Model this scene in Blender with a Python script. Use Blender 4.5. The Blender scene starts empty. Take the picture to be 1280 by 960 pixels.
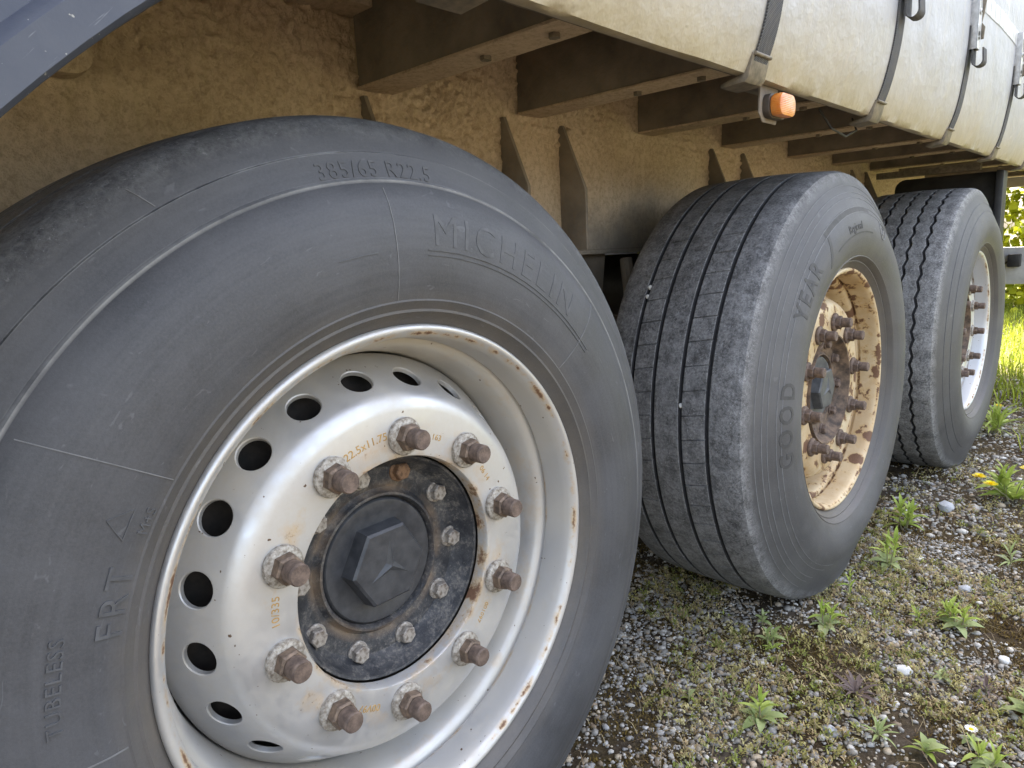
import bpy, bmesh, math, random
import numpy as np
from mathutils import Vector, Matrix, noise as mnoise
rng = np.random.default_rng(7); random.seed(7)
PI = math.pi; R = math.radians
sc = bpy.context.scene
COL = sc.collection

# ---------------------------------------------------------------- camera, light, exposure
cd = bpy.data.cameras.new('camera'); cam = bpy.data.objects.new('camera', cd); COL.objects.link(cam)
cd.sensor_fit = 'HORIZONTAL'; cd.sensor_width = 36.0; cd.lens = 865.15 / 1280 * 36.0
cd.clip_start = 0.02; cd.clip_end = 3000
_yaw, _pit, _rol = 0.7676, -0.1849, -0.0503
_F = Vector((math.cos(_pit) * math.cos(_yaw), math.cos(_pit) * math.sin(_yaw), math.sin(_pit)))
_R = _F.cross(Vector((0, 0, 1))).normalized(); _U = _R.cross(_F)
_R2 = math.cos(_rol) * _R + math.sin(_rol) * _U; _U2 = -math.sin(_rol) * _R + math.cos(_rol) * _U
M = Matrix((_R2, _U2, -_F)).transposed().to_4x4(); M.translation = Vector((-0.4681, -0.6154, 0.8871))
cam.matrix_world = M
sc.camera = cam

SUN_EL, SUN_AZ = R(64), R(34)          # direction to the sun: azimuth from +X towards +Y (behind the trailer)
w = bpy.data.worlds.new('World'); sc.world = w; w.use_nodes = True
wn = w.node_tree; bg = wn.nodes['Background']
sky = wn.nodes.new('ShaderNodeTexSky'); sky.sky_type = 'NISHITA'; sky.sun_disc = False
sky.sun_elevation = SUN_EL; sky.sun_rotation = PI / 2 - SUN_AZ
sky.air_density = 1.0; sky.dust_density = 4.0; sky.ozone_density = 0.8
bg.inputs[1].default_value = 0.15
hs = wn.nodes.new('ShaderNodeHueSaturation'); hs.inputs['Saturation'].default_value = .72   # sky colour desaturated to weaken its blue cast
wn.links.new(sky.outputs[0], hs.inputs['Color']); wn.links.new(hs.outputs[0], bg.inputs[0])
sl = bpy.data.lights.new('sun', 'SUN'); so = bpy.data.objects.new('sun', sl); COL.objects.link(so)
sl.energy = 5.0; sl.angle = R(0.53); sl.color = (1.0, 0.94, 0.85)
so.rotation_euler = Vector((math.cos(SUN_EL) * math.cos(SUN_AZ), math.cos(SUN_EL) * math.sin(SUN_AZ), math.sin(SUN_EL))).to_track_quat('Z', 'Y').to_euler()
vs = sc.view_settings
vs.view_transform = 'Standard'; vs.look = 'None'; vs.gamma = 1.0; vs.use_curve_mapping = False
vs.exposure = 2.65
vs.use_white_balance = True; vs.white_balance_temperature = 6850; vs.white_balance_tint = 10

# ---------------------------------------------------------------- node helpers
class NT:
    def __init__(s, name):
        s.m = bpy.data.materials.new(name); s.m.use_nodes = True; s.t = s.m.node_tree
        s.b = s.t.nodes['Principled BSDF']; s.out = s.t.nodes['Material Output']
        s.tc = s.t.nodes.new('ShaderNodeTexCoord')
    def n(s, typ, **kw):
        nd = s.t.nodes.new(typ)
        for k, v in kw.items(): setattr(nd, k, v)
        return nd
    def l(s, a, b): s.t.links.new(a, b)
    def val(s, v, sock):
        if hasattr(v, 'is_output') or hasattr(v, 'links'): s.l(v, sock)
        else: sock.default_value = v
    def noise(s, scale, detail=4, rough=.55, vec=None, dist=0):
        nd = s.n('ShaderNodeTexNoise'); nd.inputs['Scale'].default_value = scale
        nd.inputs['Detail'].default_value = detail; nd.inputs['Roughness'].default_value = rough
        nd.inputs['Distortion'].default_value = dist
        s.l(vec if vec is not None else s.tc.outputs['Object'], nd.inputs['Vector'])
        return nd.outputs['Fac']
    def vor(s, scale, vec=None, feat='F1', out='Distance', rand=1):
        nd = s.n('ShaderNodeTexVoronoi', feature=feat); nd.inputs['Scale'].default_value = scale
        nd.inputs['Randomness'].default_value = rand
        s.l(vec if vec is not None else s.tc.outputs['Object'], nd.inputs['Vector'])
        return nd.outputs[out]
    def ramp(s, f, a, b, lo=0., hi=1.):
        nd = s.n('ShaderNodeMapRange'); nd.clamp = True
        s.val(f, nd.inputs[0]); nd.inputs[1].default_value = a; nd.inputs[2].default_value = b
        nd.inputs[3].default_value = lo; nd.inputs[4].default_value = hi
        return nd.outputs[0]
    def math(s, op, a, b=0.):
        nd = s.n('ShaderNodeMath', operation=op); s.val(a, nd.inputs[0]); s.val(b, nd.inputs[1]); return nd.outputs[0]
    def mix(s, f, a, b, blend='MIX'):
        nd = s.n('ShaderNodeMix', data_type='RGBA', blend_type=blend)
        s.val(f, nd.inputs[0])
        for v, i in ((a, 6), (b, 7)):
            if isinstance(v, tuple): nd.inputs[i].default_value = (*v[:3], 1)
            else: s.l(v, nd.inputs[i])
        return nd.outputs[2]
    def xyz(s, which='Object'):
        nd = s.n('ShaderNodeSeparateXYZ'); s.l(s.tc.outputs[which], nd.inputs[0]); return nd.outputs
    def comb(s, x, y, z):
        nd = s.n('ShaderNodeCombineXYZ')
        for i, v in enumerate((x, y, z)): s.val(v, nd.inputs[i])
        return nd.outputs[0]
    def radius(s):
        o = s.xyz(); return s.math('SQRT', s.math('ADD', s.math('MULTIPLY', o[0], o[0]), s.math('MULTIPLY', o[2], o[2])))
    def polar(s, k, kr):                      # periodic polar coordinates: noise stretched along the circumference
        o = s.xyz(); r = s.radius()
        return s.comb(s.math('MULTIPLY', s.math('DIVIDE', o[0], r), k), s.math('MULTIPLY', s.math('DIVIDE', o[2], r), k),
                      s.math('MULTIPLY', s.math('ADD', r, s.math('MULTIPLY', o[1], -1.0)), kr))
    def bump(s, h, strength=.3, dist=.002, prev=None):
        nd = s.n('ShaderNodeBump'); nd.inputs['Strength'].default_value = strength; nd.inputs['Distance'].default_value = dist
        s.l(h, nd.inputs['Height'])
        if prev is not None: s.l(prev, nd.inputs['Normal'])
        return nd.outputs[0]
    def set(s, col=None, rough=None, metal=None, normal=None, spec=None):
        for v, k in ((col, 'Base Color'), (rough, 'Roughness'), (metal, 'Metallic'), (normal, 'Normal'), (spec, 'Specular IOR Level')):
            if v is None: continue
            if isinstance(v, tuple): s.b.inputs[k].default_value = (*v[:3], 1)
            else: s.val(v, s.b.inputs[k])
        return s.m

# ---------------------------------------------------------------- materials
def m_rubber(name, base, dusty, tread_dust, seed, ring=0.):
    t = NT(name); mp = t.n('ShaderNodeVectorMath', operation='ADD'); t.l(t.tc.outputs['Object'], mp.inputs[0]); mp.inputs[1].default_value = (seed, seed * 2, 0)
    v = mp.outputs[0]
    a = t.noise(7, 6, .6, v); st = t.noise(1.0, 5, .6, t.polar(2.2, 160)); st2 = t.noise(1, 3, .6, t.polar(6, 700))
    f = t.math('ADD', t.math('MULTIPLY', a, .62), t.math('ADD', t.math('MULTIPLY', st, .28), t.math('MULTIPLY', st2, .1)))
    c = t.mix(t.ramp(f, .36, .64), base, dusty)
    c = t.mix(t.ramp(t.noise(3.2, 7, .68, v, .6), .46, .66, 0, .5), c, tuple(x * 1.35 for x in dusty))
    fine = t.noise(420, 3, .7, v); c = t.mix(t.ramp(fine, .35, .75, 0, .35), c, tuple(x * 1.5 for x in dusty))
    # abraded tread and shoulder: pale grey scuffs
    r = t.radius(); tm = t.ramp(t.math('ADD', r, t.math('MULTIPLY', t.math('SUBTRACT', t.noise(30, 4, .6, v), .5), .02)), .497, .522)
    sc1 = t.math('ADD', t.math('MULTIPLY', t.noise(190, 8, .75, v), .6), t.math('MULTIPLY', t.noise(38, 6, .7, v), .4)); scf = t.math('MULTIPLY', tm, t.ramp(sc1, .41, .60))
    c = t.mix(scf, c, tread_dust)
    dk = t.math('MULTIPLY', tm, t.ramp(t.noise(24, 5, .65, v), .52, .66)); c = t.mix(t.math('MULTIPLY', dk, .45), c, tuple(x * .5 for x in base))
    wsp = t.math('MULTIPLY', tm, t.ramp(t.noise(330, 3, .6, v), .64, .70)); c = t.mix(t.math('MULTIPLY', wsp, .7), c, tuple(min(1, x * 1.7) for x in tread_dust))
    def rring(r0, wd): return t.ramp(t.math('ABSOLUTE', t.math('SUBTRACT', r, r0)), wd, wd * .3)
    wr = t.math('MULTIPLY', rring(.4562, .0032), t.ramp(t.noise(9, 6, .7, v), .36, .6)); wr = t.math('MAXIMUM', wr, t.math('MULTIPLY', rring(.4857, .0014), t.ramp(t.noise(12, 5, .7, v), .42, .6)))
    c = t.mix(t.math('MULTIPLY', wr, ring), c, (.24, .24, .24))
    c = t.mix(t.math('MULTIPLY', t.ramp(r, .345, .300), t.ramp(t.noise(18, 5, .65, v), .3, .7, .25, .75)), c, (.135, .112, .085))
    # short light scratches
    ss = t.noise(1, 2, .5, t.polar(14, 90), 1.5); c = t.mix(t.ramp(ss, .69, .74, 0, .32), c, tuple(min(1, x * 2.2) for x in dusty))
    n1 = t.bump(t.noise(700, 3, .7, v), .18, .0008); n2 = t.bump(t.noise(60, 5, .65, v), .25, .0016, n1); n3 = t.bump(scf, .5, .0014, n2)
    return t.set(c, t.ramp(a, .3, .7, .50, .68), 0., n3, .5)
M_TY1 = m_rubber('tyre_rubber_grey', (.029, .030, .034), (.068, .069, .075), (.17, .172, .178), 1.3, .8)
M_TY2 = m_rubber('tyre_rubber_scuffed', (.040, .040, .043), (.080, .079, .080), (.27, .27, .275), 4.1)
M_TY3 = m_rubber('tyre_rubber_chipped', (.042, .042, .045), (.086, .084, .082), (.33, .33, .33), 8.7)
def m_letter(name, col):
    t = NT(name); a = t.noise(60, 5, .6); return t.set(t.mix(t.ramp(a, .3, .7), col, tuple(x * 1.7 for x in col)), .7, 0., t.bump(t.noise(500), .2, .0006))
M_GROOVE = m_letter('dark_groove_rubber', (.026, .026, .028))  # darker rubber colour for the tread groove faces
M_LET1 = m_letter('raised_rubber', (.056, .057, .061)); M_LET2 = m_letter('dark_rubber_lettering', (.042, .041, .040))
M_SEAM = m_letter('pale_mould_line', (.11, .11, .112))

def m_rim(name, paint, rust_amt, tan_amt, metal, seed):
    t = NT(name); mp = t.n('ShaderNodeVectorMath', operation='ADD'); t.l(t.tc.outputs['Object'], mp.inputs[0]); mp.inputs[1].default_value = (seed, 3 * seed, seed)
    v = mp.outputs[0]; r = t.radius(); o = t.xyz()
    cloud = t.noise(11, 6, .6, v); fine = t.noise(90, 5, .65, v); spk = t.noise(230, 4, .7, v)
    tan = t.math('MULTIPLY', t.ramp(t.math('ADD', t.math('MULTIPLY', cloud, .7), t.math('MULTIPLY', fine, .3)), .40, .66), tan_amt)
    tan = t.math('MAXIMUM', tan, t.math('MULTIPLY', t.math('MULTIPLY', t.ramp(r, .250, .262), t.ramp(r, .296, .286)), t.ramp(t.noise(6, 5, .6, v), .35, .6, .1, tan_amt)))
    c = t.mix(tan, paint, tuple(p_ * q_ for p_, q_ in zip(paint, (.90, .80, .64))))
    # rust: along the lip, the bore edge, around the studs and in blotches
    def band(r0, wd): return t.ramp(t.math('ABSOLUTE', t.math('SUBTRACT', r, r0)), wd, 0)
    k = 2 * PI / 10
    th = t.math('ARCTAN2', o[2], o[0])
    near = t.math('MAXIMUM', t.math('MULTIPLY', band(.2905, .005), .9), t.math('MAXIMUM', t.math('MULTIPLY', band(.141, .012), .65), t.math('MULTIPLY', band(.1675, .034), .46)))
    near = t.math('MAXIMUM', near, t.math('MULTIPLY', band(.272, .02), .30))
    blot = t.ramp(t.noise(26, 5, .62, v), .56 - .07 * min(1, rust_amt), .70)
    if rust_amt > .5:
        vd = t.math('ADD', t.vor(13, v), t.math('MULTIPLY', t.math('SUBTRACT', fine, .5), .3)); blot = t.math('MAXIMUM', blot, t.ramp(vd, .30, .16))
        c = t.mix(t.ramp(t.noise(7, 6, .65, v), .42, .62, 0, .55), c, (.40, .25, .12))
    rf = t.math('ADD', t.math('MULTIPLY', near, t.ramp(t.noise(20, 5, .7, v), .40, .66)), t.math('MULTIPLY', blot, rust_amt))
    rm = t.ramp(t.math('ADD', rf, t.math('MULTIPLY', t.math('SUBTRACT', fine, .5), .9)), .38, .62)
    halo = t.ramp(rf, .12, .5, 0, .7)
    c = t.mix(halo, c, (.52, .34, .14))
    c = t.mix(rm, c, t.mix(spk, (.085, .042, .024), (.21, .11, .06)))
    chips = t.ramp(t.noise(140, 2, .5, v), .735, .75); c = t.mix(chips, c, (.12, .075, .05))
    cover = t.math('MAXIMUM', t.math('MAXIMUM', rm, halo), tan)
    nm = t.bump(spk, .12, .0006); nm = t.bump(rm, .4, .0006, nm)
    return t.set(c, t.ramp(cover, 0, 1, .36, .68), t.ramp(cover, 0, .9, metal, .12), nm)
M_RIM1 = m_rim('silver_wheel_paint', (.53, .535, .545), .05, .62, .68, 2.2)
M_RIM2 = m_rim('rusty_cream_wheel_paint', (.62, .53, .38), 1.0, .85, .10, 5.5)
M_RIM3 = m_rim('clean_white_silver_wheel_paint', (.64, .65, .67), .03, .10, .50, 9.1)

def m_simple(name, a, b, rough, scale=40, metal=0., bump=.25, bs=None, bd=.001, detail=5, lo=.35, hi=.65):
    t = NT(name); f = t.noise(scale, detail, .62)
    return t.set(t.mix(t.ramp(f, lo, hi), a, b), rough, metal, t.bump(t.noise(bs or scale * 4, 4, .65), bump, bd))
M_STUD = m_simple('rusted_stud_steel', (.085, .060, .048), (.19, .135, .105), .72, 130, .15, .35)
M_NUT = m_simple('rusty_nut_steel', (.085, .062, .048), (.24, .17, .12), .62, 110, .35, .4)
M_WASH = m_simple('weathered_washer_steel', (.16, .13, .10), (.50, .47, .42), .6, 190, .4, .4)
M_BOLT = m_simple('dull_zinc_bolt', (.14, .11, .085), (.44, .41, .37), .58, 150, .4, .4)
M_RUSTBOLT = m_simple('brown_rusted_bolt', (.10, .055, .03), (.26, .15, .085), .7, 150, .2, .4)
M_HUB = m_simple('dusty_black_hub_paint', (.016, .018, .023), (.10, .095, .09), .55, 32, 0., .35, 160)
def m_hub():
    t = NT('dusty_black_hub_casting'); r = t.radius(); f = t.noise(34, 6, .68); sp = t.noise(210, 5, .75)
    c = t.mix(t.ramp(f, .36, .64), (.012, .014, .019), (.055, .055, .058))
    c = t.mix(t.ramp(t.math('ADD', t.math('MULTIPLY', sp, .6), t.math('MULTIPLY', f, .4)), .50, .62, 0, .75), c, (.17, .155, .135))
    br = t.math('MULTIPLY', t.ramp(t.math('ABSOLUTE', t.math('SUBTRACT', r, .093)), .012, .002), t.ramp(t.noise(22, 4), .38, .6)); c = t.mix(t.math('MULTIPLY', br, .7), c, (.20, .14, .09))
    return t.set(c, .55, 0., t.bump(sp, .5, .0015, t.bump(f, .6, .004)))
M_HUB = m_hub()
M_CAP = m_simple('dark_grey_hub_cap_plastic', (.028, .030, .035), (.055, .057, .062), .45, 60, 0., .12, 600, .0004)
M_HUBR = m_simple('rust_brown_hub_paint', (.05, .036, .028), (.20, .135, .09), .7, 45, .1, .4)
M_CAPR = m_simple('faded_grey_hub_cap_plastic', (.055, .058, .064), (.10, .103, .105), .5, 60, 0., .12, 600, .0004)
M_DRUM = m_simple('black_brake_drum', (.012, .011, .010), (.04, .03, .024), .85, 40)

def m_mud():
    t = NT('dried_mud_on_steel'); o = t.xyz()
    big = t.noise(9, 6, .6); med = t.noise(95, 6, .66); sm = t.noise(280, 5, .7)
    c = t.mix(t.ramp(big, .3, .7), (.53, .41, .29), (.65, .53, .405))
    c = t.mix(t.ramp(med, .38, .56, .42, 0), c, (.22, .15, .09)); c = t.mix(t.ramp(sm, .46, .7, 0, .5), c, (.70, .58, .43))  # crevice shade put into the mud colour at the low spots
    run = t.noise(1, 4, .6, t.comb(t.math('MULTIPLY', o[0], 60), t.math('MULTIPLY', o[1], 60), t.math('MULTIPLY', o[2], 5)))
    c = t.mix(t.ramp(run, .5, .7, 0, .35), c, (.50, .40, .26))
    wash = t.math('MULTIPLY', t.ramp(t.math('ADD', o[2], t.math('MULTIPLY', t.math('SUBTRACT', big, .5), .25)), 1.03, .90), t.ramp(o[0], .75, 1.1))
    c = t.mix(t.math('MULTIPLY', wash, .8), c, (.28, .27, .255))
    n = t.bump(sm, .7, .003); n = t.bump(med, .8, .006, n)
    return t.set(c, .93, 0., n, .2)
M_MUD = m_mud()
def m_mudbeam(name, lo, hi):
    t = NT(name); big = t.noise(10, 6, .6); med = t.noise(110, 5, .65)
    c = t.mix(t.ramp(big, .32, .68), lo, hi); c = t.mix(t.ramp(med, .5, .75, 0, .5), c, (.27, .19, .115))
    return t.set(c, .88, 0., t.bump(med, .5, .004), .25)
M_BEAM = m_mudbeam('muddy_grey_beam_paint', (.15, .13, .11), (.28, .24, .195))
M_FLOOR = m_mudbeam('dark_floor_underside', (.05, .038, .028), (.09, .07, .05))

def m_curtain():
    t = NT('cream_pvc_curtain'); o = t.xyz()
    big = t.noise(3.5, 6, .6); med = t.noise(22, 6, .62)
    c = t.mix(t.ramp(big, .3, .7), (.35, .365, .40), (.40, .41, .435))
    # grime thrown up from the wheels: a dirty hem fading upwards with uneven edge
    hz = t.math('ADD', o[2], t.math('MULTIPLY', t.math('SUBTRACT', big, .5), .28))
    dirt = t.ramp(hz, 1.46, 1.14)
    c = t.mix(t.math('MULTIPLY', t.math('MULTIPLY', dirt, dirt), 1.0), c, (.45, .405, .325))
    hem = t.ramp(t.math('ADD', o[2], t.math('MULTIPLY', t.math('SUBTRACT', med, .5), .10)), 1.215, 1.15)
    c = t.mix(t.math('MULTIPLY', hem, t.ramp(med, .3, .6)), c, (.37, .31, .20))
    vr = t.noise(1, 4, .6, t.comb(t.math('MULTIPLY', o[0], 26), 0., t.math('MULTIPLY', o[2], 2.2))); c = t.mix(t.ramp(vr, .52, .72, 0, .28), c, (.50, .44, .34))
    sp = t.noise(170, 3, .6); c = t.mix(t.ramp(sp, .70, .74, 0, .6), c, (.25, .18, .10))
    wv = t.n('ShaderNodeTexWave'); wv.inputs['Scale'].default_value = 160; t.l(t.tc.outputs['Object'], wv.inputs['Vector'])
    n = t.bump(wv.outputs['Fac'], .08, .0006); n = t.bump(t.noise(9, 5, .6), .5, .02, n)
    return t.set(c, .5, 0., n, .4)
M_CURT = m_curtain()
def m_band():
    t = NT('pale_print_band'); return t.set(t.mix(t.ramp(t.noise(30), .3, .7), (.58, .59, .60), (.52, .53, .54)), .45)
M_BAND = m_band(); M_BANDLINE = m_simple('grey_print_line', (.16, .17, .20), (.22, .23, .25), .5)
def m_web():
    t = NT('grey_strap_webbing'); o = t.xyz()
    s = t.math('SINE', t.math('MULTIPLY', o[2], 1400)); s2 = t.math('SINE', t.math('MULTIPLY', o[0], 1200)); h = t.math('MULTIPLY', s, s2)
    c = t.mix(t.ramp(h, -.6, .8), (.030, .031, .034), (.105, .105, .11)); c = t.mix(t.ramp(t.noise(40), .45, .8, 0, .5), c, (.15, .13, .10))
    return t.set(c, .8, 0., t.bump(h, .5, .001))
M_STRAP = m_web()
M_STEEL = m_simple('galvanised_steel', (.42, .42, .42), (.62, .62, .62), .42, 60, .75, .1)
M_DSTEEL = m_simple('dull_dark_steel', (.13, .115, .09), (.25, .21, .16), .6, 60, .4, .25)
M_BLACKP = m_simple('black_plastic', (.012, .012, .013), (.028, .028, .028), .5, 20, 0., .1)
def m_guard():
    t = NT('blue_grey_plastic'); f = t.noise(9, 6, .65); o = t.xyz()
    c = t.mix(t.ramp(f, .35, .65), (.040, .047, .068), (.066, .073, .092))
    st = t.noise(1, 3, .6, t.comb(t.math('MULTIPLY', t.math('ADD', o[0], o[2]), 16), 0., t.math('MULTIPLY', t.math('SUBTRACT', o[0], o[2]), 230))); c = t.mix(t.ramp(st, .66, .74, 0, .5), c, (.22, .23, .25))
    sp = t.noise(190, 2, .5); c = t.mix(t.ramp(sp, .72, .75, 0, .8), c, (.34, .33, .30))
    return t.set(c, .5, 0., t.bump(t.noise(320), .2, .0006))
M_GUARD = m_guard()
def m_lens():
    t = NT('amber_lens'); o = t.xyz()
    s = t.math('SINE', t.math('MULTIPLY', o[2], 2200))
    t.b.inputs['Transmission Weight'].default_value = .25
    t.b.inputs['Subsurface Weight'].default_value = .12; t.b.inputs['Subsurface Radius'].default_value = (.02, .008, .002)
    return t.set(t.mix(t.ramp(t.noise(45), .35, .7), (.72, .20, .02), (.85, .40, .12)), .22, 0., t.bump(s, .25, .0008))
M_LENS = m_lens()
M_AMBD = m_simple('dark_lamp_base', (.03, .025, .02), (.08, .06, .045), .6)
M_UNDER = m_simple('grey_bar_paint', (.30, .30, .31), (.42, .42, .42), .5, 12)

def m_ground(name, cols, edge=None):
    t = NT(name); v = t.tc.outputs['Object']
    big = t.noise(2.6, 6, .62); med = t.noise(13, 6, .65); fine = t.noise(110, 5, .7)
    c = t.mix(t.ramp(big, .40, .60), cols[0], cols[1]); c = t.mix(t.ramp(med, .45, .62), c, cols[2])
    c = t.mix(t.ramp(fine, .35, .68, .75, 0), c, tuple(x * .4 for x in cols[0])); c = t.mix(t.ramp(fine, .62, .8, 0, .6), c, cols[3])
    n = t.bump(fine, .8, .006); n = t.bump(med, .5, .012, n)
    return t.set(c, .95, 0., n, .15)
M_YARD = m_ground('mossy_gravel_soil', ((.060, .040, .022), (.12, .10, .078), (.085, .062, .024), (.22, .19, .15)))
M_FIELD = m_ground('dusty_gravel_and_grass_soil', ((.17, .145, .095), (.21, .185, .13), (.15, .15, .07), (.27, .245, .19)))

def m_attr(name, rough=.8, trans=0., bump=0., spec=.3):
    t = NT(name); a = t.n('ShaderNodeAttribute', attribute_name='col')
    col = a.outputs['Color']
    t.set(col, rough, 0., None, spec)
    if bump: t.set(t.mix(t.ramp(t.noise(240, 4, .65), .35, .7, 0, .35), col, (.10, .095, .08)), None, None, t.bump(t.noise(300, 4, .7), bump, .001))
    if trans:
        tr = t.n('ShaderNodeBsdfTranslucent'); t.l(col, tr.inputs[0]); mx = t.n('ShaderNodeMixShader'); mx.inputs[0].default_value = trans
        t.l(t.b.outputs[0], mx.inputs[1]); t.l(tr.outputs[0], mx.inputs[2]); t.l(mx.outputs[0], t.out.inputs['Surface'])
    return t.m
M_STONE = m_attr('gravel_stone', .85, 0, .5); M_LEAFA = m_attr('leaf_cover', .6, .3)
def m_leaf(name, a, b, trans=.35):
    t = NT(name); oi = t.n('ShaderNodeObjectInfo'); f = t.noise(60, 4)
    c = t.mix(t.ramp(t.math('ADD', t.math('MULTIPLY', f, .6), t.math('MULTIPLY', oi.outputs['Random'], .4)), .25, .75), a, b)
    t.set(c, .55, 0., t.bump(t.noise(150), .25, .001), .35)
    tr = t.n('ShaderNodeBsdfTranslucent'); t.l(c, tr.inputs[0]); mx = t.n('ShaderNodeMixShader'); mx.inputs[0].default_value = trans
    t.l(t.b.outputs[0], mx.inputs[1]); t.l(tr.outputs[0], mx.inputs[2]); t.l(mx.outputs[0], t.out.inputs['Surface']); return t.m
M_LEAF = m_leaf('bright_weed_leaf', (.28, .38, .06), (.46, .53, .13)); M_LEAFP = m_leaf('pale_weed_leaf', (.28, .35, .12), (.44, .49, .23))
M_LEAFV = m_leaf('purple_weed_leaf', (.13, .09, .09), (.22, .17, .15)); M_STEM = m_leaf('weed_stem', (.22, .18, .12), (.34, .34, .16), .1)
M_YEL = m_leaf('dandelion_yellow', (.88, .66, .01), (.92, .74, .02), .2); M_WHITE = m_leaf('daisy_petal_white', (.82, .82, .80), (.9, .9, .9), .2)
M_WSTONE = m_simple('white_quartz_stone', (.55, .54, .51), (.78, .77, .74), .75, 90, 0., .4, 200, .002)
M_GSTONE = m_simple('grey_limestone', (.30, .31, .33), (.48, .49, .50), .8, 90, 0., .4, 200, .002)

# ---------------------------------------------------------------- mesh helpers
def link(name, me, parent=None, mats=()):
    o = bpy.data.objects.new(name, me); COL.objects.link(o)
    if me is not None:
        for m in (mats if isinstance(mats, (list, tuple)) else [mats]):
            me.materials.append(m)
    if parent is not None: o.parent = parent
    return o
def empty(name, loc=(0, 0, 0), parent=None):
    o = bpy.data.objects.new(name, None); COL.objects.link(o); o.location = loc; o.empty_display_size = .05
    if parent is not None: o.parent = parent
    return o
def tag(o, label=None, cat=None, group=None, kind=None):
    for k, v in (('label', label), ('category', cat), ('group', group), ('kind', kind)):
        if v: o[k] = v
    return o
def mesh(name, v, f, smooth=True, angle=35, mi=None):
    me = bpy.data.meshes.new(name); me.from_pydata([tuple(map(float, p)) for p in v], [], f)
    if mi is not None: me.polygons.foreach_set('material_index', mi)
    bm = bmesh.new(); bm.from_mesh(me); bmesh.ops.recalc_face_normals(bm, faces=bm.faces); bm.to_mesh(me); bm.free()
    if smooth:
        me.polygons.foreach_set('use_smooth', [True] * len(me.polygons))
        if angle: me.set_sharp_from_angle(angle=R(angle))
    me.update(); return me
class MB:
    def __init__(s): s.v = []; s.f = []; s.mi = []
    def add(s, v, f, mi=0):
        o = len(s.v); s.v += [tuple(p) for p in v]; s.f += [tuple(i + o for i in q) for q in f]; s.mi += [mi] * len(f); return s
    def box(s, a, b, mi=0):
        x0, y0, z0 = a; x1, y1, z1 = b
        return s.add([(x0, y0, z0), (x1, y0, z0), (x1, y1, z0), (x0, y1, z0), (x0, y0, z1), (x1, y0, z1), (x1, y1, z1), (x0, y1, z1)],
                     [(0, 3, 2, 1), (4, 5, 6, 7), (0, 1, 5, 4), (1, 2, 6, 5), (2, 3, 7, 6), (3, 0, 4, 7)], mi)
    def rev(s, prof, n=48, mi=0, cap0=False, cap1=False, c=(0, 0, 0), ph=0, facet=None):
        # profile (y, r) about the Y axis
        v = []; f = []; k = len(prof)
        for j in range(n):
            a = ph + 2 * PI * j / n
            for (y, r) in prof: v.append((c[0] + r * math.cos(a), c[1] + y, c[2] + r * math.sin(a)))
        for j in range(n):
            j2 = (j + 1) % n
            for i in range(k - 1): f.append((j * k + i, j * k + i + 1, j2 * k + i + 1, j2 * k + i))
        if cap0: f.append(tuple(j * k for j in range(n)))
        if cap1: f.append(tuple(j * k + k - 1 for j in range(n))[::-1])
        return s.add(v, f, mi)
    def tube(s, pts, r, n=8, mi=0, caps=True):
        v = []; f = []; P = [Vector(p) for p in pts]; m = len(P); rr = r if isinstance(r, (list, tuple)) else [r] * m
        up = Vector((0, 0, 1))
        for i, p in enumerate(P):
            d = (P[min(i + 1, m - 1)] - P[max(i - 1, 0)]).normalized()
            a = d.cross(up) if abs(d.z) < .95 else d.cross(Vector((1, 0, 0))); a.normalize(); b = a.cross(d)
            for j in range(n): v.append(p + rr[i] * (math.cos(2 * PI * j / n) * a + math.sin(2 * PI * j / n) * b))
        for i in range(m - 1):
            for j in range(n): f.append((i * n + j, i * n + (j + 1) % n, (i + 1) * n + (j + 1) % n, (i + 1) * n + j))
        if caps: f.append(tuple(range(n))); f.append(tuple((m - 1) * n + j for j in range(n))[::-1])
        return s.add(v, f, mi)
    def prism(s, poly, axis, a, b, mi=0):     # polygon in the two other axes, extruded from a to b along axis
        n = len(poly); v = []
        for h in (a, b):
            for (p, q) in poly: v.append({'x': (h, p, q), 'y': (p, h, q), 'z': (p, q, h)}[axis])
        f = [tuple(range(n)), tuple(range(n, 2 * n))[::-1]] + [(i, (i + 1) % n, n + (i + 1) % n, n + i) for i in range(n)]
        return s.add(v, f, mi)
    def mesh(s, name, smooth=True, angle=35, bevel=0):
        me = mesh(name, s.v, s.f, False, None, s.mi)
        if bevel:
            bm = bmesh.new(); bm.from_mesh(me); bmesh.ops.remove_doubles(bm, verts=bm.verts, dist=1e-6)
            ed = [e for e in bm.edges if len(e.link_faces) == 2 and e.calc_face_angle(0) > R(30)]
            bmesh.ops.bevel(bm, geom=ed, offset=bevel, segments=2, profile=.6, affect='EDGES', clamp_overlap=True)
            bm.to_mesh(me); bm.free()
        if smooth:
            me.polygons.foreach_set('use_smooth', [True] * len(me.polygons)); me.set_sharp_from_angle(angle=R(angle))
        return me
    def obj(s, name, mats, parent=None, **kw): return link(name, s.mesh(name, **kw), parent, mats)
def big_mesh(name, V, T, cols=None):          # numpy arrays: verts (n,3), tris/quads (m,k), colours per vertex
    me = bpy.data.meshes.new(name); V = np.asarray(V, np.float32); T = np.asarray(T, np.int32); m, k = T.shape
    me.vertices.add(len(V)); me.vertices.foreach_set('co', V.ravel())
    me.loops.add(m * k); me.loops.foreach_set('vertex_index', T.ravel())
    me.polygons.add(m); me.polygons.foreach_set('loop_start', np.arange(0, m * k, k, dtype=np.int32))
    me.update(calc_edges=True)
    if cols is not None:
        a = me.attributes.new('col', 'FLOAT_COLOR', 'POINT'); c = np.ones((len(V), 4), np.float32); c[:, :3] = cols; a.data.foreach_set('color', c.ravel())
    return me

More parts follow.
